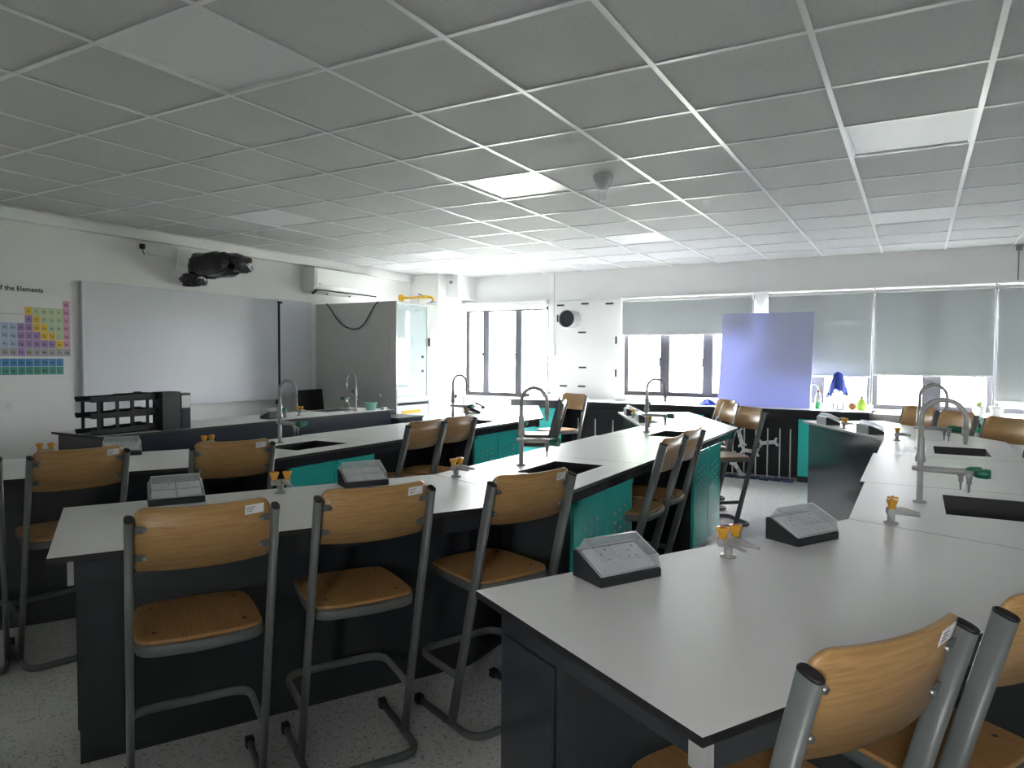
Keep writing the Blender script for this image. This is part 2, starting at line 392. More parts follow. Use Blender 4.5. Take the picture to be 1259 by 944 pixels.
# ------------------------------------------------------------------ benches
YC = 1.893
def mir(p): return (p[0], 2*YC-p[1])
IE, OE = (-1.12, -.785), (-.48, -1.156)      # near end, inner and outer corner
IK, OK = (-.415, .49), (.32, .23)            # kinks
IJ, OJ = (-.415, 1.333), (.32, 1.333)
def lerp(a, b, t): return (a[0]+(b[0]-a[0])*t, a[1]+(b[1]-a[1])*t)
def top_panel(poly, parent, hole=None):
    mb = MB(); z0, z1 = ZB-.016, ZB; n = len(poly)
    ar = sum(poly[i][0]*poly[(i+1)%n][1]-poly[(i+1)%n][0]*poly[i][1] for i in range(n))
    if ar < 0:
        poly = poly[::-1]
    if hole is None:
        mb.use('bench_top').add([(x, y, z1) for x, y in poly], [tuple(range(n))])
        mb.use('bench_core').add([(x, y, z0) for x, y in poly]+[(x, y, z1) for x, y in poly], [tuple(range(n))[::-1]]+[(i, (i+1)%n, n+(i+1)%n, n+i) for i in range(n)])
    else:
        k = min(range(n), key=lambda i: (poly[i][0]-hole[0][0])**2+(poly[i][1]-hole[0][1])**2); poly = poly[k:]+poly[:k]
        vt = [(x, y, z1) for x, y in poly]+[(x, y, z1) for x, y in hole]
        vb = [(x, y, z0) for x, y in poly]+[(x, y, z0) for x, y in hole]
        mb.use('bench_top').add(vt, [(i, (i+1)%4, 4+(i+1)%4, 4+i) for i in range(4)])
        mb.use('bench_core').add(vb+vt, [(4+i, 4+(i+1)%4, (i+1)%4, i) for i in range(4)]+[(i, (i+1)%4, 8+(i+1)%4, 8+i) for i in range(4)]+[(4+(i+1)%4, 4+i, 12+i, 12+(i+1)%4) for i in range(4)])
    return mb.build('worktop_panel', parent=parent)
SX0, SX1, SY0, SY1 = -.117, .165, .75, 1.165
HOLE = [(SX0, SY0), (SX1, SY0), (SX1, SY1), (SX0, SY1)]
g_ = .0015
def bench_top(dx, label):
    t = thing('bench_worktop', label, 'worktop', (dx, 0, 0), 0, 'angled lab bench worktops')
    d = g_
    k1, k2 = IK, OK
    top_panel([IE, OE, (k2[0], k2[1]-d), (k1[0], k1[1]-d)], t)
    top_panel([(k1[0], k1[1]+d), (k2[0], k2[1]+d), (OJ[0], OJ[1]-d), (IJ[0], IJ[1]-d)], t, HOLE)
    top_panel([(IJ[0]-.02, IJ[1]+d), (OJ[0], OJ[1]+d), (OJ[0], mir(OJ)[1]-d), (IJ[0]-.02, mir(IJ)[1]-d)], t)
    top_panel([mir((IJ[0], IJ[1]-d)), mir((OJ[0], OJ[1]-d)), mir((k2[0], k2[1]+d)), mir((k1[0], k1[1]+d))], t, [mir(HOLE[3]), mir(HOLE[2]), mir(HOLE[1]), mir(HOLE[0])])
    top_panel([mir((k1[0], k1[1]-d)), mir((k2[0], k2[1]-d)), mir(OE), mir(IE)], t)
    return t
def off(p0, p1, d):     # offset a segment to its right side by d
    v = Vector((p1[0]-p0[0], p1[1]-p0[1])).normalized(); n = Vector((v.y, -v.x))*d
    return (p0[0]+n.x, p0[1]+n.y), (p1[0]+n.x, p1[1]+n.y), v
def bench_base(dx, label):
    t = thing('lab_bench', label, 'bench', (dx, 0, 0), 0, 'dark lab bench bases'); zt = ZB-.017
    a0, a1, v = off(IE, IK, .045); b0, b1, _ = off(IE, IK, .30)
    e = .045
    A0 = (a0[0]+v.x*e, a0[1]+v.y*e); B0 = (b0[0]+v.x*e, b0[1]+v.y*e)
    xi, xo = IK[0]+.045, IK[0]+.28
    def hit(p, x): s = (x-p[0])/v.x; return (x, p[1]+v.y*s)
    A1, B1 = hit(a0, xi), hit(b0, xo)
    kick = .06
    for f in (lambda p: p, mir):
        MB().prism([f(A0), f(B0), f(B1), f(A1)], 0, zt).build('carcass', 'charcoal', t)
        # inset panel on the free end and on the inner face
        ed = Vector((B0[0]-A0[0], B0[1]-A0[1])).normalized()
        q0 = (A0[0]+ed.x*.02, A0[1]+ed.y*.02); q1 = (B0[0]-ed.x*.03, B0[1]-ed.y*.03)
        MB().prism([f(q0), f(q1), f((q1[0]-v.x*.006, q1[1]-v.y*.006)), f((q0[0]-v.x*.006, q0[1]-v.y*.006))], .1, zt-.075).build('end_panel', 'charcoal', t, bevel=.002)
        # service rail under the outer edge, with its pale end cap
        c0, c1, vo = off(OE, OK, -.035); d0, d1, _ = off(OE, OK, -.075)
        def ext(p, s): return (p[0]+vo.x*s, p[1]+vo.y*s)
        MB().prism([f(ext(c0, .06)), f(ext(d0, .06)), f(d1), f(c1)], zt-.07, zt).build('apron_rail', 'charcoal', t)
        MB().prism([f(ext(c0, .045)), f(ext(d0, .045)), f(ext(d0, .0605)), f(ext(c0, .0605))], zt-.075, zt).build('rail_end_cap', 'tap_grey', t)
        # cross rail at the free end
        r0 = ext(d0, .07); MB().prism([f((B0[0], B0[1])), f(ext(d0, .06)), f(ext(d0, .10)), f((B0[0]+v.x*.04, B0[1]+v.y*.04))], zt-.07, zt).build('cross_rail', 'charcoal', t)
    y0 = min(A1[1], B1[1])
    MB().prism([A1, B1, mir(B1), mir(A1)], 0, zt).build('carcass', 'knee_panel', t)
    MB().box(OK[0]-.075, OK[0]-.035, OK[1]+.02, mir(OK)[1]-.02, zt-.055, zt).build('apron_rail', 'charcoal', t)
    return t
def sink(dx, far, label):
    y0, y1 = (SY0, SY1) if not far else (mir((0, SY1))[1], mir((0, SY0))[1])
    t = thing('sink_basin', label, 'sink', (dx+(SX0+SX1)/2, (y0+y1)/2, ZB-.23), 0, 'black bench sinks'); hx, hy = (SX1-SX0)/2-.001, (y1-y0)/2-.001
    m = MB().use('sink_black'); H = .214
    for q in ((-hx-.006, -hx, -hy-.006, hy+.006), (hx, hx+.006, -hy-.006, hy+.006), (-hx, hx, -hy-.006, -hy), (-hx, hx, hy, hy+.006)): m.box(*q, 0, H)
    m.box(-hx, hx, -hy, hy, -.006, 0); m.build('basin', parent=t)
    MB().use('steel').lathe([(.025, 0), (.03, .002), (.03, .004), (.012, .003)], n=14).build('drain', parent=t)
    return t
door_hole = None
def sink_cabinet(dx, far, label):
    y0, y1 = (.59, 1.305) if not far else (2*YC-1.305, 2*YC-.59)
    t = thing('sink_cabinet', label, 'cabinet', (dx+.27, (y0+y1)/2, 0), 0, 'teal perforated sink cabinets'); h = (y1-y0)/2
    b = MB().use('charcoal'); b.box(-.355, -.02, -h-.015, -h, .0, .775).box(-.355, -.02, h, h+.015, 0, .775).box(-.355, -.02, -h, h, 0, .06).box(-.355, -.345, -h, h, .06, .55).box(-.025, -.02, -h, h, .735, .775)
    b.build('body', parent=t)
    for s in (-1, 1):
        a, c = (-h, -.002) if s < 0 else (.002, h)
        d = MB().use('teal').box(-.02, .0, a, c, .065, .735).build('door', parent=t, bevel=.003)
        MB().use('teal').box(.0, .010, a+.012, c-.012, .712, .735).build('grip_lip', parent=d, bevel=.002)
        v = MB().use('teal_hole'); cy = (a+c)/2
        for i in range(3):
            for j in range(4):
                yy = cy+(i-1)*.068; zz = .60-j*.045+(i-1)*.010
                v.box(.0, .0045, yy-.019, yy+.019, zz-.007, zz+.007)
        v.build('vent_slots', parent=d, bevel=.003, kind='stuff')
    return t
BENCH = {'A': (1.785, 'right bench'), 'B': (0, 'middle bench'), 'C': (-1.775, 'left bench')}
for k, (dx, nm) in BENCH.items():
    bench_top(dx, 'pale grey laminate worktop with black edge of the '+nm)
    bench_base(dx, 'charcoal bench carcass and rails holding up the %s worktop' % nm)
    for far in (False, True):
        wh = 'far' if far else 'near'
        sink(dx, far, 'black rectangular sink sunk in the %s half of the %s' % (wh, nm))
        sink_cabinet(dx, far, 'teal two-door perforated cabinet under the %s sink of the %s' % (wh, nm))

# ------------------------------------------------------------------ water taps
def make_tap():
    t = thing('lab_tap', '', 'tap', group='grey gooseneck lab taps')
    MB().use('tap_grey').lathe([(.024, 0), (.024, .006), (.012, .008), (.0105, .14), (.0105, .155), (.019, .16), (.019, .175), (.015, .19), (.015, .25), (.0095, .26), (.0095, .30)], n=14).build('mast', parent=t)
    R = .073; pts = [(0, 0, .295)]+[(R-R*math.cos(PI*i/14), 0, .328+R*math.sin(PI*i/14)) for i in range(15)]+[(2*R, 0, .29)]
    MB().use('tap_grey').tube(pts, .0095, 10, up=(0, 1, 0)).build('gooseneck', parent=t)
    MB().use('tap_grey').lathe([(.006, 0), (.0075, .015), (.0075, .03), (.0115, .032), (.0115, .06)], (2*R, 0, .235), n=12).build('nozzle', parent=t)
    k = MB().use('tap_green').cyl((.0, .012, .205), (.0, .045, .215), .013, .017, 8).build('knob', parent=t)
    for L, y in ((.150, .026), (.175, -.026)):
        MB().use('tap_grey').tube(fillet([(-.025, 0, .132), (.02, y*.8, .132), (L, y, .132)], .03), .0095, 10).build('side_arm', parent=t)
        MB().use('tap_green').sweep([(L, y, .132), (L+.012, y, .132), (L+.04, y, .132), (L+.052, y, .132)], circ(1, 8), scales=[.012, .017, .019, .017]).build('handle', parent=t)
        MB().use('tap_grey').lathe([(.003, 0), (.005, .03), (.0085, .032), (.0085, .05), (.012, .052), (.012, .072)], (L-.015, y, .058), n=10).build('hose_nozzle', parent=t)
    return t
tap0 = make_tap(); first = True
def place(proto, loc, rz, label, used=set()):
    if proto.name in used: o = copy_tree(proto)
    else: o = proto; used.add(proto.name)
    o.location = loc; o.rotation_euler = (0, 0, rz); o['label'] = label; return o
for k, (dx, nm) in BENCH.items():
    for far, y in ((False, .945), (True, 2.845)):
        place(tap0, (dx-.20, y, ZB), random.uniform(-.08, .08), 'grey gooseneck tap with green handles at the %s sink of the %s' % ('far' if far else 'near', nm))

# ------------------------------------------------------------------ gas taps
def make_gas():
    t = thing('gas_tap', '', 'gas tap', group='twin gas taps with orange knobs')
    MB().use('tap_grey').lathe([(.023, 0), (.023, .006), (.012, .008), (.012, .03), (.014, .032), (.014, .05), (.009, .052)], n=14).build('stem', parent=t)
    MB().use('tap_grey').cyl((.003, -.036, .045), (.003, .036, .045), .012, n=10).build('valve_body', parent=t)
    for s in (-1, 1):
        y = s*.017; x = -.002
        MB().use('tap_grey').sweep([(-.015, y*.6, .045), (.03, y, .046), (.05, y, .044), (.06, y*1.3, .042), (.085, y*1.6, .040)], circ(1, 10), scales=[.009, .010, .009, .006, .004]).build('nozzle', parent=t)
        o = MB().use('gas_orange').lathe([(.011, 0), (.012, .010), (.0185, .027), (.018, .032), (.008, .033)], (x+.005, s*.025, .055), n=10).build('knob', parent=t)
        MB().use('gas_red').box(-.003, .003, -.009, .009, 0, .002).build('flow_mark', parent=o, loc=(x+.005, s*.025, .0881))
    return t
gas0 = make_gas()
GAS = {'near end': (-.668, -.195, -PI/6), 'near bend': (-.285, .487, 0), 'far bend': (-.33, 3.25, 0), 'far end': (-.72, 3.95, PI/6)}
for k, (dx, nm) in BENCH.items():
    for wh, (x, y, rz) in GAS.items():
        place(gas0, (dx+x, y, ZB), rz, 'twin gas tap with orange knobs at the %s of the %s' % (wh, nm))

# ------------------------------------------------------------------ desktop socket boxes (local x = length, -y = low front)
def make_socket():
    t = thing('socket_box', '', 'socket box', group='wedge socket boxes with clear lids'); L, D = .095, .060
    side = [(-D, 0), (D, 0), (D, .066), (D-.012, .068), (-D, .021)]
    m = MB().use('box_black'); vs = [(-L, y, z) for y, z in side]+[(L, y, z) for y, z in side]; n = 5
    m.add(vs, [tuple(range(n)), tuple(range(n, 2*n))[::-1]]+[(i, n+i, n+(i+1)%n, (i+1)%n) for i in range(n)])
    m.build('body', parent=t, bevel=.002)
    sl = math.atan2(.047, 2*D-.012); M = Matrix.Translation((0, -D+.004, .0235)) @ Matrix.Rotation(sl, 4, 'X'); Ls = .108
    for s in (-1, 1):
        c = s*.043
        o = MB().box(c-.041, c+.041, .006, Ls-.006, 0, .005, M).build('socket_plate', 'socket_face', t)
        h = MB().use('print_dark')
        for px, py, wx, wy in ((0, .075, .0035, .006), (-.012, .052, .006, .0035), (.012, .052, .006, .0035), (.022, .09, .006, .005)): h.box(c+px-wx/2, c+px+wx/2, py-wy/2, py+wy/2, .005, .0056, M)
        h.build('pin_holes', parent=o)
    # clear lid: open box with bevelled top edges
    ld = MB().use('clear_plastic'); a, b = L-.002, Ls+.004; i_, hh = .010, .034
    lo = [(-a, 0, .004), (a, 0, .004), (a, b, .004), (-a, b, .004)]; hi = [(-a+i_, i_, hh), (a-i_, i_, hh), (a-i_, b-i_*.6, hh), (-a+i_, b-i_*.6, hh)]
    ld.add([M @ Vector(v) for v in lo+hi], [(4, 5, 6, 7)]+[(i, (i+1)%4, 4+(i+1)%4, 4+i) for i in range(4)])
    o = ld.build('clear_lid', parent=t); sd = o.modifiers.new('thickness', 'SOLIDIFY'); sd.thickness = .0018
    e = MB().use('rim_plastic'); e.tube([M @ Vector(v) for v in hi], .0022, 6, closed=True).tube([M @ Vector(v) for v in lo], .0022, 6, closed=True); e.build('lid_rim', parent=t)
    return t
sock0 = make_socket()
ux, uy = .5, .866
SOCK = [('near end', .36, .078, 0), ('near bend', 1.085, .07, 0)]
for k, (dx, nm) in BENCH.items():
    for wh, al, of, j in SOCK:
        px, py = IE[0]+ux*al+uy*of, IE[1]+uy*al-ux*of
        place(sock0, (dx+px, py, ZB), PI/3, 'black wedge socket box with clear lid at the %s of the %s' % (wh, nm))
        q = mir((px, py))
        place(sock0, (dx+q[0], q[1], ZB), 2*PI/3, 'black wedge socket box with clear lid at the %s of the %s' % (wh.replace('near', 'far'), nm))

# ------------------------------------------------------------------ stools (local +y faces the bench, origin on the floor between the post feet)
RK = .25; HP = .935
def post_y(z): return -RK*z/HP
def make_stool():
    t = thing('lab_stool', '', 'stool', group='grey framed oak lab stools'); W = .182
    for s in (-1, 1):
        o = MB().use('stool_metal').sweep([(s*W, post_y(.02), .02), (s*W, post_y(.5), .5), (s*W, post_y(HP), HP)], oval(.011, .021), up=(0, 1, 0)).build('back_post', parent=t)
        c = MB().use('black_rubber').sweep([(s*W, post_y(HP), HP), (s*W, post_y(HP+.004), HP+.004), (s*W, post_y(HP+.006), HP+.006)], oval(.0115, .0215), up=(0, 1, 0), scales=[1, 1, .85]).build('end_cap', parent=o)
    # curved plywood backrest
    hw = .171; z0, z1, r = .786, .962, .034; xs_ = [-hw+.034*(1-math.cos(PI/2*i/6)) for i in range(6)]; xs_ = xs_+[-hw+.034+(2*hw-.068)*i/12 for i in range(13)]+[-x for x in xs_[::-1]]; n = len(xs_)-1; vs = []; fs = []; th = .010
    dv = Vector((0, -RK, HP)).normalized(); nv = Vector((0, HP, RK)).normalized()
    for i in range(n+1):
        x = xs_[i]; ax = abs(x)-(hw-r); rb = .012; bx = abs(x)-(hw-rb)
        top = z1-r+math.sqrt(max(0, r*r-ax*ax)) if ax > 0 else z1
        bot = z0+rb-math.sqrt(max(0, rb*rb-bx*bx)) if bx > 0 else z0
        bow = -.024*(1-(x/hw)**2)+.008
        for zz in (bot, (bot+top)/2, top):
            p = Vector((x, post_y(zz), zz)) + nv*bow
            vs += [p, p+nv*th]
    k = 6
    for i in range(n):
        a, b = i*k, (i+1)*k
        for j in (0, 2): fs += [(a+j, b+j, b+j+2, a+j+2), (a+j+1, a+j+3, b+j+3, b+j+1)]
        fs += [(a+4, b+4, b+5, a+5), (a, a+1, b+1, b)]
    fs += [(0, 2, 3, 1), (2, 4, 5, 3), (n*k, n*k+1, n*k+3, n*k+2), (n*k+2, n*k+3, n*k+5, n*k+4)]
    MB().use('oak_back').add(vs, fs, True).build('backrest', parent=t)
    for s in (-1, 1):
        for z in (.825, .905):
            y = post_y(z)
            Mk = Matrix.Translation((0, y, z)) @ Matrix.Rotation(math.atan2(RK, HP), 4, 'X')
            b = MB().use('stool_metal').prism([(s*(hw-.034), -.009), (s*(hw-.038), 0), (s*(hw-.034), .009), (s*(W-.004), .011), (s*(W-.004), -.011)], -.004, -.001, Mk @ Matrix.Rotation(PI/2, 4, 'X') @ Matrix.Translation((0, 0, 0)) @ Matrix.Translation((0, 0, .0))).build('bracket', parent=t)
            MB().use('bolt').cyl(Mk @ Vector((s*(hw-.026), -.007, 0)), Mk @ Vector((s*(hw-.026), .006, 0)), .006, n=8).build('bolt', parent=b)
    # seat
    ys = post_y(.55); poly = []
    m = [(-.158, ys+.006), (-.10, ys-.012), (0, ys-.018), (.10, ys-.012), (.158, ys+.006), (.172, ys+.05), (.168, ys+.30), (.14, ys+.345), (0, ys+.355), (-.14, ys+.345), (-.168, ys+.30), (-.172, ys+.05)]
    P = [Vector((x, y, 0)) for x, y in m]; loop = []
    for i in range(len(P)):
        p0, p1, p2 = P[i-1], P[i], P[(i+1)%len(P)]
        for q in range(4):
            u = q/4; a = (p0+p1)/2; c = (p1+p2)/2; w_ = a*(1-u)**2+p1*2*u*(1-u)+c*u*u; loop.append((w_.x, w_.y))
    MB().use('oak_seat').prism(loop, .560, .572).build('seat', parent=t, bevel=.004)
    for x, y in ((-.12, ys+.06), (.12, ys+.06), (-.12, ys+.28), (.12, ys+.28)): MB().use('print_dark').lathe([(.006, .572), (.006, .5732), (.002, .5735)], (x, y, 0), n=8).build('rivet', parent=t)
    fr = fillet([(-.15, ys+.33, .546), (-.168, ys+.10, .546), (-.160, ys-.004, .545), (0, ys-.024, .544), (.160, ys-.004, .545), (.168, ys+.10, .546), (.15, ys+.33, .546)], .05, 5)
    MB().use('stool_metal').sweep(fr, oval(.008, .0165, 10)).build('seat_frame', parent=t)
    # footrest hoop
    yf = post_y(.205)
    MB().use('stool_metal').sweep(fillet([(-W, yf, .205), (-W, yf+.29, .21), (W, yf+.29, .21), (W, yf, .205)], .07, 6), oval(.009, .014, 10)).build('footrest', parent=t)
    # floor hoop
    MB().use('stool_metal').sweep(fillet([(-W, .23, .016), (-W, -.15, .016), (W, -.15, .016), (W, .23, .016)], .07, 6), oval(.010, .0145, 10)).build('floor_hoop', parent=t)
    for s in (-1, 1):
        MB().box(s*W-.014, s*W+.014, .215, .25, 0, .034).build('foot_cap', 'black_rubber', t, bevel=.004)
    # paper label on the back of the backrest
    lx = .105; M = Matrix.Translation((lx+.02, post_y(.935), .935)) @ Matrix.Rotation(math.atan2(RK, HP), 4, 'X') @ Matrix.Rotation(.20, 4, 'Z') 
    lb = MB().use('paper').box(-.026, .026, -.0012+.0005, .0005, -.014, .014, Matrix.Translation((0, -.0045, 0)) @ M).build('paper_label', parent=t, label='white paper label with grey print')
    ln = MB().use('print_grey')
    for j in range(3): ln.box(-.022, .002-.004*j, -.0016, -.0006, .006-.006*j, .008-.006*j, Matrix.Translation((0, -.0045, 0)) @ M)
    ln.build('label_print', parent=lb)
    return t
stool0 = make_stool()
def put_stool(px, py, ang, label):
    """px,py: middle of the post tops; ang: direction the stool faces, degrees"""
    a = math.radians(ang); fx, fy = math.cos(a), math.sin(a)
    return place(stool0, (px+fx*RK, py+fy*RK, 0), a-PI/2, label)
mB, mC, mA = 'middle bench', 'left bench', 'right bench'
ST = [
 (-.112, -.938, 150, 'oak lab stool fully in view at lower left, nearest end of the middle bench'),
 (.106, -.496, 150, 'oak lab stool second from the near end of the middle bench'),
 (.396, -.010, 158, 'oak lab stool at the near bend of the middle bench, beside the teal cabinet'),
 (.474, 1.375, 180, 'nearer of the two oak stools between the teal cabinets of the middle bench'),
 (.456, 1.80, 180, 'farther of the two oak stools between the teal cabinets of the middle bench'),
 (.36, 3.86, 224, 'pale lit oak stool at the far bend of the middle bench'),
 (.08, 4.36, 216, 'pale lit oak stool second from the far end of the middle bench'),
 (-.06, 4.82, 222, 'pale lit oak stool at the far end of the middle bench'),
 (-1.77, -.90, 153, 'oak lab stool cut off by the left edge of the photo'),
 (-1.572, -.483, 166, 'oak lab stool beside the left photo edge at the left bench'),
 (-1.26, .045, 155, 'oak lab stool at the near bend of the left bench'),
 (-1.155, 1.40, 180, 'nearer of the two oak stools between the teal cabinets of the left bench'),
 (-1.163, 1.79, 180, 'farther of the two oak stools between the teal cabinets of the left bench'),
 (-1.36, 3.80, 200, 'oak stool at the far bend of the left bench'),
 (-1.70, 4.40, 205, 'oak stool second from the far end of the left bench'),
 (-1.84, 5.06, 250, 'oak stool at the far end of the left bench'),
 (1.545, -1.00, 148, 'oak lab stool cropped at the bottom edge, front of the right bench'),
 (1.80, -.60, 148, 'oak lab stool cropped by the lower right corner of the photo'),
 (2.14, 3.78, 222, 'pale oak stool at the far bend of the right bench, by the potted plants'),
 (1.86, 4.30, 218, 'pale oak stool second from the far end of the right bench'),
 (1.60, 4.75, 222, 'pale oak stool at the far end of the right bench'),
]
for s in ST: put_stool(*s)

# ------------------------------------------------------------------ teacher desk
TX0, TX1, TY0, TY1 = -3.88, -3.26, .545, 3.60
t = thing('teacher_desk', 'long navy teacher desk with pale grey top along the whiteboard wall', 'desk', (0, 0, 0))
m = MB().use('bench_top'); m.add([(TX0, TY0, ZB), (TX1, TY0, ZB), (TX1, TY1, ZB), (TX0, TY1, ZB)], [(0, 1, 2, 3)])
m.use('bench_core').box(TX0, TX1, TY0, TY1, ZB-.016, ZB-.0005); m.build('desk_top', parent=t)
MB().box(TX1-.05, TX1-.03, TY0+.05, TY1-.03, .0, ZB-.017).build('front_panel', 'navy_panel', t)
MB().box(TX0+.03, TX1-.05, TY0+.03, TY0+.05, 0, ZB-.017).build('side_panel', 'charcoal', t)
MB().box(TX0+.03, TX1-.05, TY1-.05, TY1-.03, 0, ZB-.017).build('side_panel', 'charcoal', t)
MB().box(TX0+.03, TX1-.05, 2.75, 2.77, 0, ZB-.017).build('divider_panel', 'charcoal', t)
lk = MB().use('steel'); lk.cyl((TX1-.03, 2.43, .69), (TX1-.024, 2.43, .69), .006, n=8).cyl((TX1-.03, 2.46, .69), (TX1-.024, 2.46, .69), .006, n=8); lk.build('lock', parent=t)
# low extension between desk and fume cupboard
t = thing('side_cabinet', 'low navy cabinet between teacher desk and fume cupboard', 'cabinet', (-3.45, 3.86, 0))
MB().box(-.35, .2, -.22, .20, .0, .70).build('body', 'navy_panel', t); MB().box(-.36, .21, -.23, .21, .70, .715).build('top', 'bench_core', t)
MB().box(.2, .216, -.20, .18, .08, .66).build('door', 'navy_panel', t, bevel=.003)
# small tap, gas tap and sink on the teacher desk
tt = place(tap0, (-3.47, 3.23, ZB), PI*.97, 'slim gooseneck tap with green knobs on the teacher desk')
tt.scale = (.95, .95, .95)
place(gas0, (-3.49, 2.50, ZB), PI/2, 'twin gas tap with orange knobs on the teacher desk')
place(sock0, (-3.46, 2.17, ZB), -PI/2, 'dark wedge socket box on the teacher desk beside its gas tap')
t = thing('sink_basin', 'small black sink rim in the teacher desk by the bottle', 'sink', (-3.70, 3.15, ZB))
MB().use('sink_black').box(-.12, .12, -.2, -.185, 0, .003).box(-.12, .12, .185, .2, 0, .003).box(-.12, -.105, -.185, .185, 0, .003).box(.105, .12, -.185, .185, 0, .003).build('rim', parent=t)
MB().use('sink_black').box(-.105, .105, -.185, .185, .0005, .0015).build('bowl', parent=t)
t = thing('soap_bottle', 'cloudy pump bottle standing by the teacher desk tap', 'bottle', (-3.45, 3.08, ZB))
MB().use('bottle_plastic').lathe([(.028, 0), (.03, .01), (.03, .07), (.014, .09), (.012, .10)], n=14).build('body', parent=t)
MB().use('white_plastic').lathe([(.013, .10), (.013, .115), (.004, .117), (.004, .135)], n=10).box(-.006, .03, -.006, .006, .135, .143).build('pump', parent=t)
t = thing('plastic_basket', 'small aqua plastic basket at the far end of the teacher desk', 'basket', (-3.40, 3.38, ZB))
m = MB().use('aqua'); m.lathe([(.045, 0), (.062, .072), (.066, .074), (.066, .080), (.058, .080), (.042, .006)], n=16); m.build('tub', parent=t)
t = thing('eraser_block', 'small white block at the far end of the teacher desk', 'eraser', (-3.34, 3.52, ZB))
MB().box(-.02, .02, -.03, .03, 0, .012).build('felt', 'print_grey', t); MB().box(-.02, .02, -.03, .03, .012, .024).build('grip', 'white_plastic', t, bevel=.004)

# three tier letter tray: front faces the room (+x), long along y
t = thing('letter_tray', 'black three-tier letter tray stack on the near end of the teacher desk', 'letter tray', (-3.44, .83, ZB))
for k in range(3):
    z = .004+k*.113
    m = MB().use('box_black'); L0, L1 = -.265, .17; D = .10
    m.box(-D, D, L0, L1, z, z+.006)
    side = [(L0-.03, z), (L1, z), (L1, z+.055), (.12, z+.055), (.11, z+.048), (.06, z+.046), (-.03, z+.046), (-.045, z+.040), (L0, z+.036), (L0-.035, z+.036), (L0-.04, z+.03)]
    for x in (-D, D-.006):
        n = len(side); vs = [(x, y, q) for y, q in side]+[(x+.006, y, q) for y, q in side]
        m.add(vs, [tuple(range(n)), tuple(range(n, 2*n))[::-1]]+[(i, n+i, n+(i+1)%n, (i+1)%n) for i in range(n)])
    m.box(-D, D, L1-.006, L1, z, z+.05)
    tr = m.build('tray', parent=t)
    if k < 2:
        for y in (-.25, -.12, -.01, .10):
            for x in (-D+.001, D-.007): MB().box(x, x+.006, y-.011, y+.011, z+.03, z+.115).build('riser', 'box_black', t)
t = thing('magazine_file', 'black magazine file holder with blue spine beside the letter trays', 'file holder', (-3.40, 1.12, ZB))
MB().use('box_black').box(.0, .12, -.115, -.111, 0, .285).box(.0, .12, .025, .029, 0, .285).box(.0, .004, -.111, .025, 0, .285).box(.0, .12, -.111, .025, 0, .004).box(.116, .12, -.111, .025, 0, .28).build('box', parent=t)
MB().use('navy_panel').box(.0, .118, .034, .115, 0, .272).build('binder', parent=t, bevel=.004)
MB().use('paper').box(.118, .1195, .040, .109, .16, .255).build('spine_label', parent=t)

# ------------------------------------------------------------------ office chair
t = thing('office_chair', 'black mesh-back office chair tucked behind the teacher desk', 'chair', (-4.33, 3.70, 0), -PI/2+.15)
for i in range(5):
    a = 2*PI*i/5; MB().use('box_black').sweep([(0, 0, .09), (.28*math.cos(a), .28*math.sin(a), .06)], oval(.02, .015, 8)).build('base_leg', parent=t)
    MB().use('black_rubber').cyl((.28*math.cos(a)-.012, .28*math.sin(a), .028), (.28*math.cos(a)+.012, .28*math.sin(a), .028), .028, n=12).build('caster', parent=t)
MB().use('box_black').cyl((0, 0, .07), (0, 0, .44), .025).build('gas_lift', parent=t)
MB().use('office_mesh').prism(rrect(-.24, .24, -.22, .24, .08), .44, .51).build('seat', parent=t, bevel=.02)
bk = MB().use('office_mesh'); n = 8; vs = []; fs = []
for i in range(n+1):
    u = -1+2*i/n
    for j in range(5):
        s = j/4; wd = .20+.03*s; vs.append((u*wd, -.23-.07*s+.03*u*u, .55+.43*s))
for i in range(n):
    for j in range(4): a = i*5+j; fs.append((a, a+5, a+6, a+1))
o = bk.add(vs, fs, True).build('backrest', parent=t); sd = o.modifiers.new('thickness', 'SOLIDIFY'); sd.thickness = .018
MB().use('box_black').sweep([(0, 0, .43), (0, -.25, .44), (0, -.27, .60)], oval(.03, .01, 8), up=(1, 0, 0)).build('back_bracket', parent=t)

# ------------------------------------------------------------------ whiteboard and things on the left wall
t = thing('whiteboard', 'wide white writing board on the left wall above the teacher desk', 'whiteboard', (XL+.003, 2.4, .87))
MB().box(0, .045, -1.09, 1.07, .0, 1.15).build('left_panel', 'whiteboard', t, bevel=.003)
MB().box(0, .025, 1.09, 1.60, .02, 1.16).build('right_panel', 'whiteboard', t, bevel=.003)
MB().use('charcoal').box(.0, .06, 1.072, 1.088, -.04, 1.13).build('edge_bar', parent=t)
MB().use('charcoal').box(.0, .075, 1.065, 1.11, 1.105, 1.13).box(.0, .075, 1.065, 1.095, -.06, -.035).build('edge_bracket', parent=t)
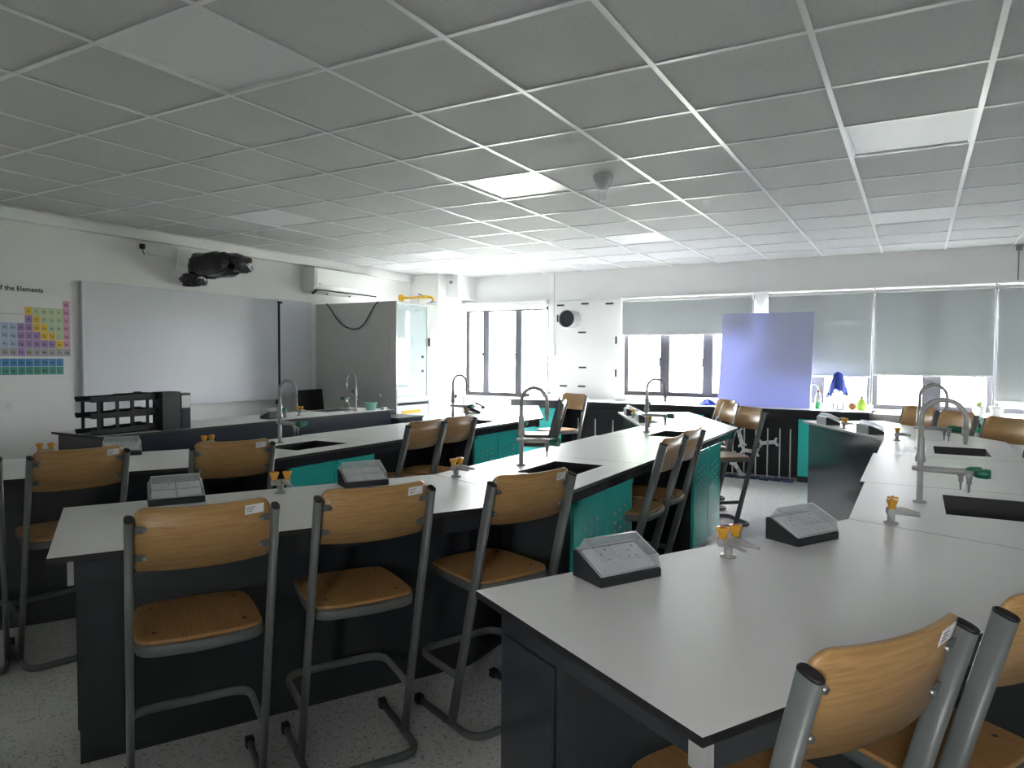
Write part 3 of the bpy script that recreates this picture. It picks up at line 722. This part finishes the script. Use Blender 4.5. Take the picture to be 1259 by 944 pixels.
# poster
PY0, PY1, PZ0, PZ1 = .02, 1.268, 1.150, 1.985
t = thing('periodic_table_poster', 'periodic table wall poster with coloured cells cut by the left photo edge', 'poster', (XL, 0, 0))
MB().box(.001, .004, PY0, PY1, PZ0, PZ1).build('sheet', 'paper', t)
CW, CH = .0592, .0690
sym = [l.split() for l in '''H . . . . . . . . . . . . . . . . He
Li Be . . . . . . . . . . B C N O F Ne
Na Mg . . . . . . . . . . Al Si P S Cl Ar
K Ca Sc Ti V Cr Mn Fe Co Ni Cu Zn Ga Ge As Se Br Kr
Rb Sr Y Zr Nb Mo Tc Ru Rh Pd Ag Cd In Sn Sb Te I Xe
Cs Ba . Hf Ta W Re Os Ir Pt Au Hg Tl Pb Bi Po At Rn
Fr Ra . Rf Db Sg Bh Hs Mt Ds Rg Cn Nh Fl Mc Lv Ts Og
. . . La Ce Pr Nd Pm Sm Eu Gd Tb Dy Ho Er Tm Yb Lu
. . . Ac Th Pa U Np Pu Am Cm Bk Cf Es Fm Md No Lr'''.split('\n')]
special = dict(B='yellow', Si='yellow', Ge='yellow', As='yellow', Sb='yellow', Te='yellow', At='yellow', Al='purple', Ga='purple', In='purple', Sn='purple', Tl='purple', Pb='purple', Bi='purple', Po='purple', Zn='purple', Cd='purple', Hg='purple', Cn='purple', H='green')
for x in 'C N O F P S Cl Se Br I'.split(): special[x] = 'green'
for x in 'Mt Ds Rg Nh Fl Mc Lv Ts Og'.split(): special[x] = 'grey'
cells = MB(); words = []
YR = 1.228; ZT = 1.985-.150
for r, row in enumerate(sym):
    for c, s_ in enumerate(row):
        if s_ == '.': continue
        if r >= 7: y1 = YR-CW*1.0-(17-c)*CW; z1 = ZT-7*CH-.018-(r-7)*CH
        else: y1 = YR-(17-c)*CW; z1 = ZT-r*CH
        k = 'dblue' if r == 7 else 'dgreen' if r == 8 else special.get(s_, 'pink' if c == 17 else 'red' if c == 0 else 'orange' if c == 1 else 'blue')
        cells.use('pt_'+k).box(.004, .0046, y1-CW+.003, y1-.0, z1-CH+.003, z1)
        words.append((s_, y1-CW*.5, z1-CH*.52, .026))
cells.build('element_cells', parent=t)
def text_mesh(items, name, parent, matname, plane):
    allv = MB().use(matname); dg = None
    cache = {}
    for s_, y, z, size in items:
        cu = bpy.data.curves.new('txt', 'FONT'); cu.body = s_; cu.size = size; cu.align_x = 'CENTER'; cu.align_y = 'CENTER'; cu.resolution_u = 2; cu.offset = .0012 if size > .04 else .0004
        ob = bpy.data.objects.new('txt', cu); COL.objects.link(ob)
        dg = bpy.context.evaluated_depsgraph_get(); me = ob.evaluated_get(dg).to_mesh()
        allv.add([plane(v.co.x, v.co.y, y, z) for v in me.vertices], [tuple(p.vertices) for p in me.polygons])
        ob.evaluated_get(dg).to_mesh_clear(); bpy.data.objects.remove(ob); bpy.data.curves.remove(cu)
    return allv.build(name, parent=parent)
wall_plane = lambda a, b, y, z: (.0051, y+a, z+b)
text_mesh([w_ for w_ in words if w_[1] > .60], 'element_symbols', t, 'print_dark', wall_plane)
text_mesh([('Periodic Table of the Elements', 1.045-.368, 1.985-.075, .055)], 'title', t, 'print_dark', wall_plane)
MB().use('print_grey').box(.004, .0048, .30, .86, 1.985-.285, 1.985-.282).build('key_line', parent=t)
# sockets, plug and conduit
t = thing('wall_socket', 'white double wall socket below the periodic table poster', 'socket', (XL, .70, .955))
MB().box(0, .012, -.075, .075, -.043, .043).build('plate', 'white_plastic', t, bevel=.004)
ph = MB().use('print_dark')
for c in (-.037, .037):
    for y, z in ((0, .012), (-.011, -.008), (.011, -.008)): ph.box(.012, .0126, c+y-.003, c+y+.003, z-.003, z+.003)
ph.build('pin_holes', parent=t)
t = thing('wall_socket', 'white wall socket with a black plug high beside the projector', 'socket', (XL, 1.88, 2.415))
MB().box(0, .012, -.045, .045, -.045, .045).build('plate', 'white_plastic', t, bevel=.004)
pl = MB().use('black_rubber').box(.012, .045, -.025, .02, -.035, .015).build('plug', parent=t, bevel=.008); MB().use('black_rubber').tube(fillet([(.03, 0, -.03), (.03, .005, -.07), (.015, .03, -.075)], .02), .005, 6).build('plug_lead', parent=t)
tag(MB().use('white_plastic').tube(fillet([(XL+.014, 1.93, 2.36), (XL+.01, 2.0, 2.345), (XL+.01, 2.20, 2.345)], .05), .006, 6).build('wall_cable'), 'thin white cable running from the wall plug to the projector plate', 'cable')
# wrapped short throw projector on a wall plate
t = thing('wall_projector', 'short-throw projector wrapped in black plastic on a wall arm', 'projector', (XL, 2.36, 2.10))
MB().box(0, .02, -.11, .13, .14, .34).build('wall_plate', 'white_plastic', t, bevel=.005)
def lump(mb, cx, cy, cz, rx, ry, rz, n=16, seed=0, sq=.55, amp=.05):
    rnd = random.Random(seed); vs = []; fs = []; m_ = n//2
    ph = [(rnd.uniform(2, 7), rnd.uniform(2, 7), rnd.uniform(0, 6)) for _ in range(6)]
    for i in range(m_+1):
        th = PI*i/m_
        for j in range(n):
            f = 2*PI*j/n; d = [math.sin(th)*math.cos(f), math.sin(th)*math.sin(f), math.cos(th)]
            w_ = 1+amp*sum(math.sin(a*th+b*f+c) for a, b, c in ph)/2
            vs.append((cx+rx*math.copysign(abs(d[0])**sq, d[0])*w_, cy+ry*math.copysign(abs(d[1])**sq, d[1])*w_, cz+rz*math.copysign(abs(d[2])**sq, d[2])*w_))
    for i in range(m_):
        for j in range(n): fs.append((i*n+j, (i+1)*n+j, (i+1)*n+(j+1)%n, i*n+(j+1)%n))
    return mb.add(vs, fs, True)
lump(MB().use('wrap_black'), .40, .03, .165, .27, .13, .120, 36, 1, .45, .07).build('wrapped_body', parent=t)
lump(MB().use('wrap_black'), .66, .09, .165, .13, .10, .080, 24, 3, .5, .08).build('wrapped_lens', parent=t)
lump(MB().use('wrap_black'), .17, -.03, .025, .12, .08, .06, 24, 5, .5, .10).build('wrapped_arm_end', parent=t)
MB().use('wrap_black').sweep([(.02, -.05, .04), (.09, -.06, .0), (.15, -.03, .03), (.22, 0, .12)], oval(.05, .03, 10)).build('arm', parent=t)
# air conditioner
t = thing('air_conditioner', 'white split air conditioner high on the left wall above the fume cupboard', 'air conditioner', (XL, 4.46, 2.155))
prof = [(0, 0), (.10, -.02), (.19, .03), (.205, .07), (.205, .27), (.19, .285), (0, .285)]; n = len(prof)
m = MB().use('white_plastic'); hl = .58
m.add([(x, -hl, z) for x, z in prof]+[(x, hl, z) for x, z in prof], [tuple(range(n)), tuple(range(n, 2*n))[::-1]]+[(i, n+i, n+(i+1)%n, (i+1)%n) for i in range(n)])
m.build('casing', parent=t, bevel=.006)
MB().use('white_plastic').box(.204, .212, -hl+.03, hl-.02, .075, .27).build('front_panel', parent=t, bevel=.003)
Mv = Matrix.Translation((.145, 0, -.008)) @ Matrix.Rotation(-.5, 4, 'Y')
MB().use('print_dark').box(-.045, .045, -hl+.05, hl-.05, -.004, .008, Mv).build('outlet_slot', parent=t)
MB().use('white_plastic').box(-.03, .04, -hl+.07, hl-.07, -.014, -.004, Mv).build('louvre', parent=t)
for y in (-.33, .06): MB().use('print_dark').box(-.01, .02, y-.012, y+.012, -.018, -.010, Mv).build('louvre_pivot', parent=t)
MB().use('print_grey').box(.212, .2126, -hl+.06, -hl+.10, .085, .093).build('display', parent=t)
# fume cupboard: side at y=4.1, glazed front at x=-3.66
t = thing('fume_cupboard', 'tall fume cupboard with grey glossy side and glass sash in the corner', 'fume cupboard', (-4.295, 4.42, 0))
x0, x1, y0, y1, zt = -.635, .635, -.32, .31, 2.01
MB().box(x0, x1, y0, y0+.02, 0, zt).build('side_panel', 'grey_panel', t)
MB().box(x0, x1, y1-.02, y1, 0, .85).build('side_panel', 'fume_white', t)
MB().box(x0, x1, y1-.014, y1-.006, .85, zt).build('side_glass', 'sash_glass', t)
MB().box(x0, x0+.02, y0+.02, y1-.02, 0, zt).build('rear_panel', 'fume_white', t)
MB().box(x0+.02, x1, y0+.02, y1-.02, zt-.02, zt).build('top_panel', 'fume_white', t)
MB().box(x0+.02, x1-.01, y0+.02, y1-.02, .83, .85).build('work_surface', 'fume_white', t)
MB().box(x0+.02, x1-.005, y0+.02, y1-.02, .0, .80).build('base_cabinet', 'fume_white', t)
MB().box(x1-.012, x1-.006, y0+.03, y1-.03, .90, zt-.03).build('sash_glass', 'sash_glass', t)
MB().use('white_metal').box(x1-.016, x1, y0+.02, y1-.02, .85, .90).box(x1-.016, x1, y1-.05, y1-.02, .9, zt-.02).build('sash_frame', parent=t)
MB().use('charcoal').box(x1, x1+.02, y1-.035, y1-.02, 1.50, 1.60).build('handle', parent=t)
for z in (1.37, 1.20):
    MB().use('charcoal').cyl((x1-.006, y1-.14, z), (x1+.006, y1-.14, z), .016, n=10).build('glass_clamp', parent=t)
MB().use('yellow').box(x1-.005, x1-.003, y0+.10, y1-.18, .70, .74).build('hazard_strip', parent=t)
o = MB().use('grey_panel').box(x0+.08, x1-.10, y0-.006, y0, .15, 1.72).build('access_door', parent=t, bevel=.002)
MB().use('steel').cyl((x1-.22, y0-.02, .92), (x1-.22, y0, .92), .014, n=10).build('knob', parent=o)
MB().use('white_plastic').box(-.12, -.02, y0-.004, y0, 1.52, 1.60).box(-.06, -.02, y0-.004, y0, 1.36, 1.52).build('paper_notice', parent=t)
tag(MB().use('cable').tube([(-4.738, 4.085, 2.012), (-4.66, 4.085, 1.93), (-4.591, 4.085, 1.843), (-4.52, 4.085, 1.775), (-4.433, 4.085, 1.723), (-4.303, 4.085, 1.692), (-4.201, 4.085, 1.709), (-4.13, 4.085, 1.76), (-4.074, 4.085, 1.831), (-3.974, 4.085, 1.965), (-3.92, 4.09, 2.012)], .006, 6).build('hanging_cable'), 'thin black cable sagging across the grey fume cupboard side', 'cable')
# emergency shower
t = thing('emergency_shower', 'yellow emergency shower pipe with steel rose near the corner column', 'shower', (XL, 5.72, 2.215))
MB().use('yellow').cyl((0, 0, 0), (.02, 0, 0), .055, n=16).cyl((.02, 0, 0), (.045, 0, 0), .026, n=12).build('wall_flange', parent=t)
MB().use('yellow').tube(fillet([(.03, 0, 0), (.56, 0, -.005), (.575, 0, -.06)], .03), .017, 12).build('pipe', parent=t)
MB().use('yellow').cyl((.40, 0, 0), (.47, 0, 0), .027, n=10).build('valve', parent=t)
MB().use('steel').lathe([(.012, 0), (.022, -.005), (.10, -.045), (.10, -.052), (.005, -.05)], (.575, 0, -.055), n=20).build('shower_rose', parent=t)
MB().use('charcoal').sweep([(.33, 0, .05), (.42, 0, .0)], oval(.012, .006, 8)).build('lever', parent=t)
MB().use('steel').tube([(.33, -.01, .05), (.33, -.01, -.32)], .004, 6).build('pull_rod', parent=t)
MB().use('steel').tube([(.33, -.05, -.38), (.33, -.01, -.32), (.33, .03, -.38)], .005, 6, closed=True, up=(1, 0, 0)).build('pull_handle', parent=t)
t = thing('corner_speaker', 'small grey round camera on the soffit above the corner column', 'camera', (-4.30, 6.10, 2.45))
MB().use('white_plastic').cyl((0, 0, 0), (0, -.02, 0), .03, n=14).build('mount', parent=t); MB().use('print_grey').cyl((0, -.02, .0), (.01, -.06, -.01), .022, n=14).build('lens_barrel', parent=t)

# ------------------------------------------------------------------ back wall fittings
t = thing('duct_panel', 'white boarded panel with dark tape tabs around the exhaust duct', 'wall panel', (-2.35, YB-.003, 1.5))
MB().box(-.49, .47, -.012, 0, -.56, .645).build('sheet', 'wall', t)
for x, z, v in ((-.43, .60, 0), (-.06, .61, 0), (.30, .60, 0), (-.10, .22, 0), (-.09, -.26, 0), (.40, .11, 1), (.40, -.33, 1), (-.38, -.52, 0), (-.10, -.52, 0), (-.475, .42, 1)):
    h_, w_ = (.05, .011) if v else (.011, .055)
    MB().box(x-w_, x+w_, -.018, -.012, z-h_, z+h_).build('tape_tab', 'print_dark', t)
t = thing('exhaust_duct', 'white round exhaust duct with dark open end on the back wall', 'duct', (-2.585, YB-.012, 1.90))
MB().use('duct_white').cyl((0, 0, 0), (0, -.22, 0), .118, n=28, caps=False).build('pipe', parent=t)
MB().use('duct_dark').cyl((0, -.05, 0), (0, -.19, 0), .113, n=28).build('dark_bore', parent=t)
MB().use('duct_white').sweep([(.118*math.cos(2*PI*i/28), -.22, .118*math.sin(2*PI*i/28)) for i in range(28)], circ(.004, 6), closed=True).build('rim', parent=t)
t = thing('wall_conduit', 'thin white conduit with switch box left of the exhaust duct', 'conduit', (-2.90, YB, 1.30))
MB().box(-.012, .012, -.018, 0, .24, CEIL-1.30-.001).build('trunking', 'white_plastic', t)
MB().box(-.07, .045, -.045, 0, .10, .25).build('switch_box', 'white_plastic', t, bevel=.008)
t = thing('wall_conduit', 'thin conduit dropping from the ceiling at the right edge of the photo', 'conduit', (2.45, YB, 2.19))
MB().box(-.006, .006, -.012, 0, 0, CEIL-2.19).build('trunking', 'print_grey', t); MB().box(-.025, .025, -.03, 0, CEIL-2.19-.06, CEIL-2.19-.005).build('junction_box', 'print_grey', t, bevel=.005)
# detector under the ceiling
t = thing('ceiling_detector', 'grey ceiling smoke detector wrapped in a clear plastic bag', 'smoke detector', (-.255, 2.10, CEIL+.006))
MB().use('white_plastic').lathe([(.058, 0), (.056, -.03), (.036, -.07), (.02, -.095)][::-1], n=20).build('housing', parent=t)
MB().use('clear_plastic').lathe([(.066, -.002), (.062, -.035), (.03, -.10), (.016, -.13), (.024, -.165)][::-1], n=14).build('plastic_bag', parent=t)

# ------------------------------------------------------------------ back counter
CY0, CY1, CX0, CX1 = 5.99, YB-.003, -3.27, 1.145
t = thing('back_counter', 'long pale counter top under the back windows with dark edge', 'worktop', (0, 0, 0))
m = MB().use('bench_top'); m.add([(CX0, CY0, ZB), (CX1, CY0, ZB), (CX1, CY1, ZB), (CX0, CY1, ZB)], [(0, 1, 2, 3)])
m.use('bench_core').box(CX0, CX1, CY0, CY1, ZB-.016, ZB-.0005); m.build('worktop_panel', parent=t)
MB().box(CX0+.01, CX1-.01, CY0+.03, CY0+.05, ZB-.095, ZB-.016).build('apron', 'charcoal', t)
struct('trim_9', MB().box(CX0, CX1, CY1-.02, CY1, ZB+.0005, ZB+.05), 'white_plastic')
def counter_cab(x0, x1, label, m):
    t = thing('base_cabinet', label, 'cabinet', ((x0+x1)/2, CY0+.05, 0), 0, 'cabinets under the back counter'); h = (x1-x0)/2
    MB().box(-h, h, .02, .50, 0, ZB-.097).build('body', 'charcoal', t)
    for s in (-1, 1):
        a, b = (-h+.01, -.002) if s < 0 else (.002, h-.01)
        d = MB().box(a, b, 0, .02, .07, ZB-.105).build('door', m, t, bevel=.003)
        MB().use(m).box(a+.02, b-.02, -.01, 0, ZB-.135, ZB-.11).build('grip_lip', parent=d)
counter_cab(-3.26, -2.50, 'teal two-door cabinet under the left end of the back counter', 'teal')
counter_cab(-1.65, -.62, 'teal two-door cabinet left of the retort stands under the back counter', 'teal')
counter_cab(.42, 1.135, 'teal two-door cabinet right of the retort stands under the back counter', 'teal')
struct('trim_8', MB().box(-2.50, -1.65, 6.35, 6.37, 0, ZB-.1).box(-.62, .42, 6.35, 6.37, 0, ZB-.1), 'knee_panel')
# retort stands
def make_retort():
    t = thing('retort_stand', '', 'retort stand', group='retort stands stored under the back counter')
    MB().use('blue_base').prism(rrect(-.055, .055, -.10, .07, .012), 0, .014).build('base', parent=t, bevel=.003)
    MB().use('white_metal').cyl((0, .05, .014), (0, .05, .58), .008, n=8).build('rod', parent=t)
    return t
ret0 = make_retort(); RX = [-.42, -.30, -.17, -.04, .09, .22, .34]
for i, x in enumerate(RX):
    place(ret0, (x, 6.06+.02*(i % 2), 0), random.uniform(-.1, .1), 'slim retort stand under the back counter, %s from the left of seven' % ['first', 'second', 'third', 'fourth', 'fifth', 'sixth', 'seventh'][i])
for i, x in enumerate((-2.30, -2.05, -1.80)):
    place(ret0, (x, 6.08, 0), .1*i, 'slim retort stand under the left part of the counter, %s of three' % ['first', 'second', 'third'][i])
def make_clamp():
    t = thing('boss_clamp', '', 'clamp', group='pale metal clamps on the retort stands')
    pts = [(-.075, .030), (-.06, .034), (-.045, .014), (.045, .014), (.06, .034), (.075, .030), (.062, .006), (.062, -.006), (.078, -.030), (.062, -.036), (.045, -.014), (-.045, -.014), (-.062, -.036), (-.078, -.03), (-.062, -.006), (-.062, .006)]
    MB().use('white_metal').prism(pts, -.008, .008, Matrix.Rotation(PI/2, 4, 'X')).build('jaw', parent=t, bevel=.002)
    MB().use('steel').cyl((0, -.02, 0), (0, .015, 0), .007, n=8).build('screw', parent=t)
    return t
cl0 = make_clamp(); cl0.scale = (1.45, 1.45, 1.45)
for x, z, r, lab in ((-.09, .31, .1, 'bone-shaped clamp at mid height on the retort stands'), (.11, .42, -.15, 'bone-shaped clamp highest on the retort stands'), (-.36, .27, .2, 'bone-shaped clamp on the leftmost retort stands behind the stools'), (-.22, .09, 1.0, 'tilted bone-shaped clamp lowest near the bases'), (-.20, .46, 1.3, 'upright bone-shaped clamp beside the stool backrest')):
    o = place(cl0, (x, 6.06, z), 0, lab); o.rotation_euler = (0, r, 0)
# counter top objects
t = thing('glass_board', 'large blue-lilac glossy board leaning against the back windows', 'board', (0, 6.285, ZB), 0)
M = Matrix.Rotation(-.19, 4, 'X')
MB().use('board_blue').box(-.525, .520, 0, .008, .0, 1.13, M).build('sheet', parent=t, bevel=.002)
t = thing('white_router', 'rounded white box on the back counter by the middle window', 'box', (-1.77, 6.38, ZB))
MB().use('white_plastic').prism(rrect(-.11, .11, -.07, .07, .03), 0, .07).build('case', parent=t, bevel=.02); MB().use('print_grey').box(-.06, .06, -.0708, -.07, .02, .03).build('vent', parent=t)
def rag(name, label, loc, R, H, seed, cat='cloth'):
    rnd = random.Random(seed); vs = []; fs = []; n, k = 22, 7
    for j in range(k+1):
        s = j/k
        for i in range(n):
            a = 2*PI*i/n; rr = R*(s**.7)*(1+.22*math.sin(3*a+rnd.random()*.3)+.16*math.sin(5*a+1+s)); vs.append((rr*math.cos(a)*1.5, rr*math.sin(a), H*(1-s)**.8*(1+.35*math.sin(4*a+2*s))*.8+.004))
    for j in range(k):
        for i in range(n): fs.append((j*n+i, (j+1)*n+i, (j+1)*n+(i+1)%n, j*n+(i+1)%n))
    o = MB().use('blue_cloth').add(vs, fs, True).build(name, loc=loc); sd = o.modifiers.new('thickness', 'SOLIDIFY'); sd.thickness = .003
    return tag(o, label, cat)
rag('crumpled_cloth', 'crumpled blue cloth on the back counter left of the leaning board', (-.63, 6.2, ZB), .075, .065, 4)
t = thing('wash_bottle', 'wash bottle with green liquid and bent spout on the back counter', 'bottle', (.60, 6.3, ZB))
MB().use('green_liquid').lathe([(.033, 0), (.035, .01), (.035, .075), (.002, .076)], n=16).build('liquid', parent=t)
MB().use('white_plastic').lathe([(.0355, .076), (.035, .12), (.022, .16), (.014, .175), (.014, .185)], n=16).build('bottle', parent=t)
MB().use('gas_red').lathe([(.016, .185), (.016, .205), (.006, .207)], n=12).build('cap', parent=t)
MB().use('white_plastic').tube(fillet([(0, 0, .205), (0, 0, .25), (-.05, 0, .275), (-.09, 0, .265)], .03), .005, 8).build('spout', parent=t)
t = thing('cloth_stand', 'stand with clamps on the back counter draped with a cloth', 'retort stand', (.80, 6.3, ZB))
MB().use('charcoal').prism(rrect(-.07, .07, -.09, .06, .01), 0, .012).build('base', parent=t)
for x in (-.045, 0, .055): MB().use('steel' if x == 0 else 'charcoal').cyl((x, .02, .012), (x, .02, .40 if x == 0 else .30), .006, n=8).build('rod', parent=t)
MB().use('charcoal').cyl((-.10, .02, .17), (.10, .02, .17), .006, n=8).build('cross_rod', parent=t)
for x in (-.095, .09): MB().use('charcoal').lathe([(.004, 0), (.008, .05), (.018, .06), (.018, .075), (.006, .08)], (x, .02, .105), n=10).build('clamp_head', parent=t)
vs = []; fs = []; n, k = 20, 8
for j in range(k+1):
    s = j/k
    for i in range(n):
        a = 2*PI*i/n; R_ = (.030+.085*s**.9)*(1+.22*s*math.sin(3*a)+.10*s*math.sin(7*a+1)); hang = .25+.05*math.sin(2*a+1.2)+.03*math.sin(5*a)
        vs.append((R_*math.cos(a)*(1 if j else .02), R_*math.sin(a)*.8*(1 if j else .02), .425-(s**1.15)*hang*(1 if j else 0)))
for j in range(k):
    for i in range(n): fs.append((j*n+i, (j+1)*n+i, (j+1)*n+(i+1)%n, j*n+(i+1)%n))
o = MB().use('blue_cloth').add(vs, fs, True).build('draped_cloth', loc=(.80, 6.32, ZB)); sd = o.modifiers.new('thickness', 'SOLIDIFY'); sd.thickness = .003
tag(o, 'royal blue cloth draped over the stand on the back counter', 'cloth')
t = thing('soap_dispenser', 'lime green round pump bottle at the right end of the back counter', 'bottle', (1.045, 6.3, ZB))
MB().use('lime').lathe([(.035, 0), (.05, .02), (.052, .06), (.04, .105), (.018, .125), (.015, .135)], n=18).build('bottle', parent=t)
MB().use('charcoal').lathe([(.016, .135), (.016, .15), (.005, .152), (.005, .185)], n=10).box(-.006, .035, -.006, .006, .185, .195).build('pump', parent=t)
t = thing('fruit_model', 'round orange-pink model beside the lime pump bottle', 'model', (.95, 6.32, ZB))
lump(MB().use('terracotta'), 0, 0, .042, .042, .042, .042, 16, 9, 1, .02).build('body', parent=t); MB().use('bark').cyl((0, 0, .08), (.004, 0, .10), .003, n=6).build('stalk', parent=t)
tt = place(tap0, (-2.95, 6.32, ZB), 0, 'small gooseneck tap with green knobs on the left end of the back counter'); tt.scale = (.62, .62, .62)

# ------------------------------------------------------------------ right rear: pots and green trolley
def pot(x, label, plant):
    t = thing('plant_pot', label, 'plant pot', (x, 6.42, .78))
    MB().use('white_plastic').lathe([(.045, 0), (.062, .10), (.068, .102), (.068, .115), (.060, .115), (.055, .095)], n=18).build('pot', parent=t)
    MB().use('terracotta').lathe([(.002, .094), (.056, .095), (.056, .098), (.002, .099)], n=16).build('soil', parent=t)
    if plant:
        rnd = random.Random(3)
        for i in range(9):
            a = rnd.uniform(0, 2*PI); e = rnd.uniform(.6, 1.3); L = rnd.uniform(.06, .10); d = Vector((math.cos(a)*math.cos(e), math.sin(a)*math.cos(e), math.sin(e))); sd_ = d.cross(Vector((0, 0, 1))).normalized()*.022
            b = Vector((0, 0, .098)); MB().use('leaf').add([b, b+d*L*.5+sd_, b+d*L+Vector((0, 0, -.01)), b+d*L*.5-sd_], [(0, 1, 2, 3)]).build('leaf', parent=t)
    return t
pot(2.135, 'white pot with a bright green seedling on the right window ledge', True)
pot(2.29, 'white pot of bare soil below the pull chain on the right window ledge', False)
t = thing('green_trolley', 'green plastic trolley below the right window ledge', 'trolley', (2.0, 6.08, 0))
for z in (.10, .40, .66):
    s = MB().use('green_plastic'); s.box(-.24, .24, -.16, .16, z, z+.012)
    for q in ((-.24, .24, -.16, -.15), (-.24, .24, .15, .16), (-.24, -.23, -.15, .15), (.23, .24, -.15, .15)): s.box(*q, z+.012, z+.05)
    s.build('tray', parent=t)
for sx in (-1, 1):
    for sy in (-1, 1):
        MB().use('charcoal').cyl((sx*.225, sy*.145, .06), (sx*.225, sy*.145, .68), .012, n=8).build('post', parent=t)
        MB().use('black_rubber').cyl((sx*.225-.01, sy*.145, .03), (sx*.225+.01, sy*.145, .03), .03, n=12).build('caster', parent=t)
for x, l in ((.03, 'left'), (.11, 'right')):
    b = thing('black_bottle', 'squat black bottle on the green trolley, %s of the pair' % l, 'bottle', (2.0+x, 6.05, .6735))
    MB().use('box_black').lathe([(.028, 0), (.03, .01), (.03, .06), (.014, .075), (.014, .085)], n=14).build('body', parent=b); MB().use('box_black').lathe([(.016, .085), (.016, .1), (.004, .101)], n=12).build('cap', parent=b)

# ------------------------------------------------------------------ outdoors
o = MB().use('paving').box(-30, 30, YB+.25, 11.0, -.35, -.25).build('outdoor_paving'); o['kind'] = 'structure'
o = MB().use('grass').box(-40, 40, 11.0, 45, -.35, -.22).build('outdoor_lawn'); o['kind'] = 'structure'
t = thing('garden_fence', 'thin metal railing fence beyond the back windows', 'fence', (0, 13.5, -.22))
for i in range(15): MB().use('fence_paint').box(-14+i*2-.03, -14+i*2+.03, -.03, .03, 0, 1.5).build('post', parent=t)
for z in (.15, 1.35): MB().use('fence_paint').box(-14, 14, -.015, .015, z, z+.03).build('rail', parent=t)
br = MB().use('fence_paint')
for i in range(200): br.box(-14+i*.14-.008, -14+i*.14+.008, -.008, .008, .15, 1.38)
br.build('bars', parent=t, kind='stuff')
def tree(x, y, h, r, seed, label):
    rnd = random.Random(seed); t = thing('garden_tree', label, 'tree', (x, y, -.22), 0, 'trees beyond the fence')
    MB().use('bark').sweep([(0, 0, 0), (.05, 0, h*.4), (0, .05, h*.7)], circ(1, 8), scales=[.16, .12, .06]).build('trunk', parent=t)
    f = MB().use('leaf')
    for _ in range(900):
        d = Vector((rnd.gauss(0, 1), rnd.gauss(0, 1), rnd.gauss(0, 1))).normalized()*r*rnd.uniform(.5, 1)**.5; c = Vector((0, 0, h*.75))+Vector((d.x, d.y, d.z*.8))
        u = Vector((rnd.gauss(0, 1), rnd.gauss(0, 1), rnd.gauss(0, 1))).normalized()*.16; v = u.cross(Vector((rnd.random(), rnd.random(), 1))).normalized()*.10
        f.add([c-u, c+v, c+u, c-v], [(0, 1, 2, 3)])
    f.build('foliage', parent=t, kind='stuff')
tree(-6.5, 17, 4.2, 1.8, 1, 'leafy tree outside beyond the left window')
tree(-2.5, 19, 4.5, 1.9, 2, 'leafy tree outside beyond the middle window')
tree(3.0, 16.5, 4.0, 1.6, 3, 'leafy tree outside beyond the right windows')
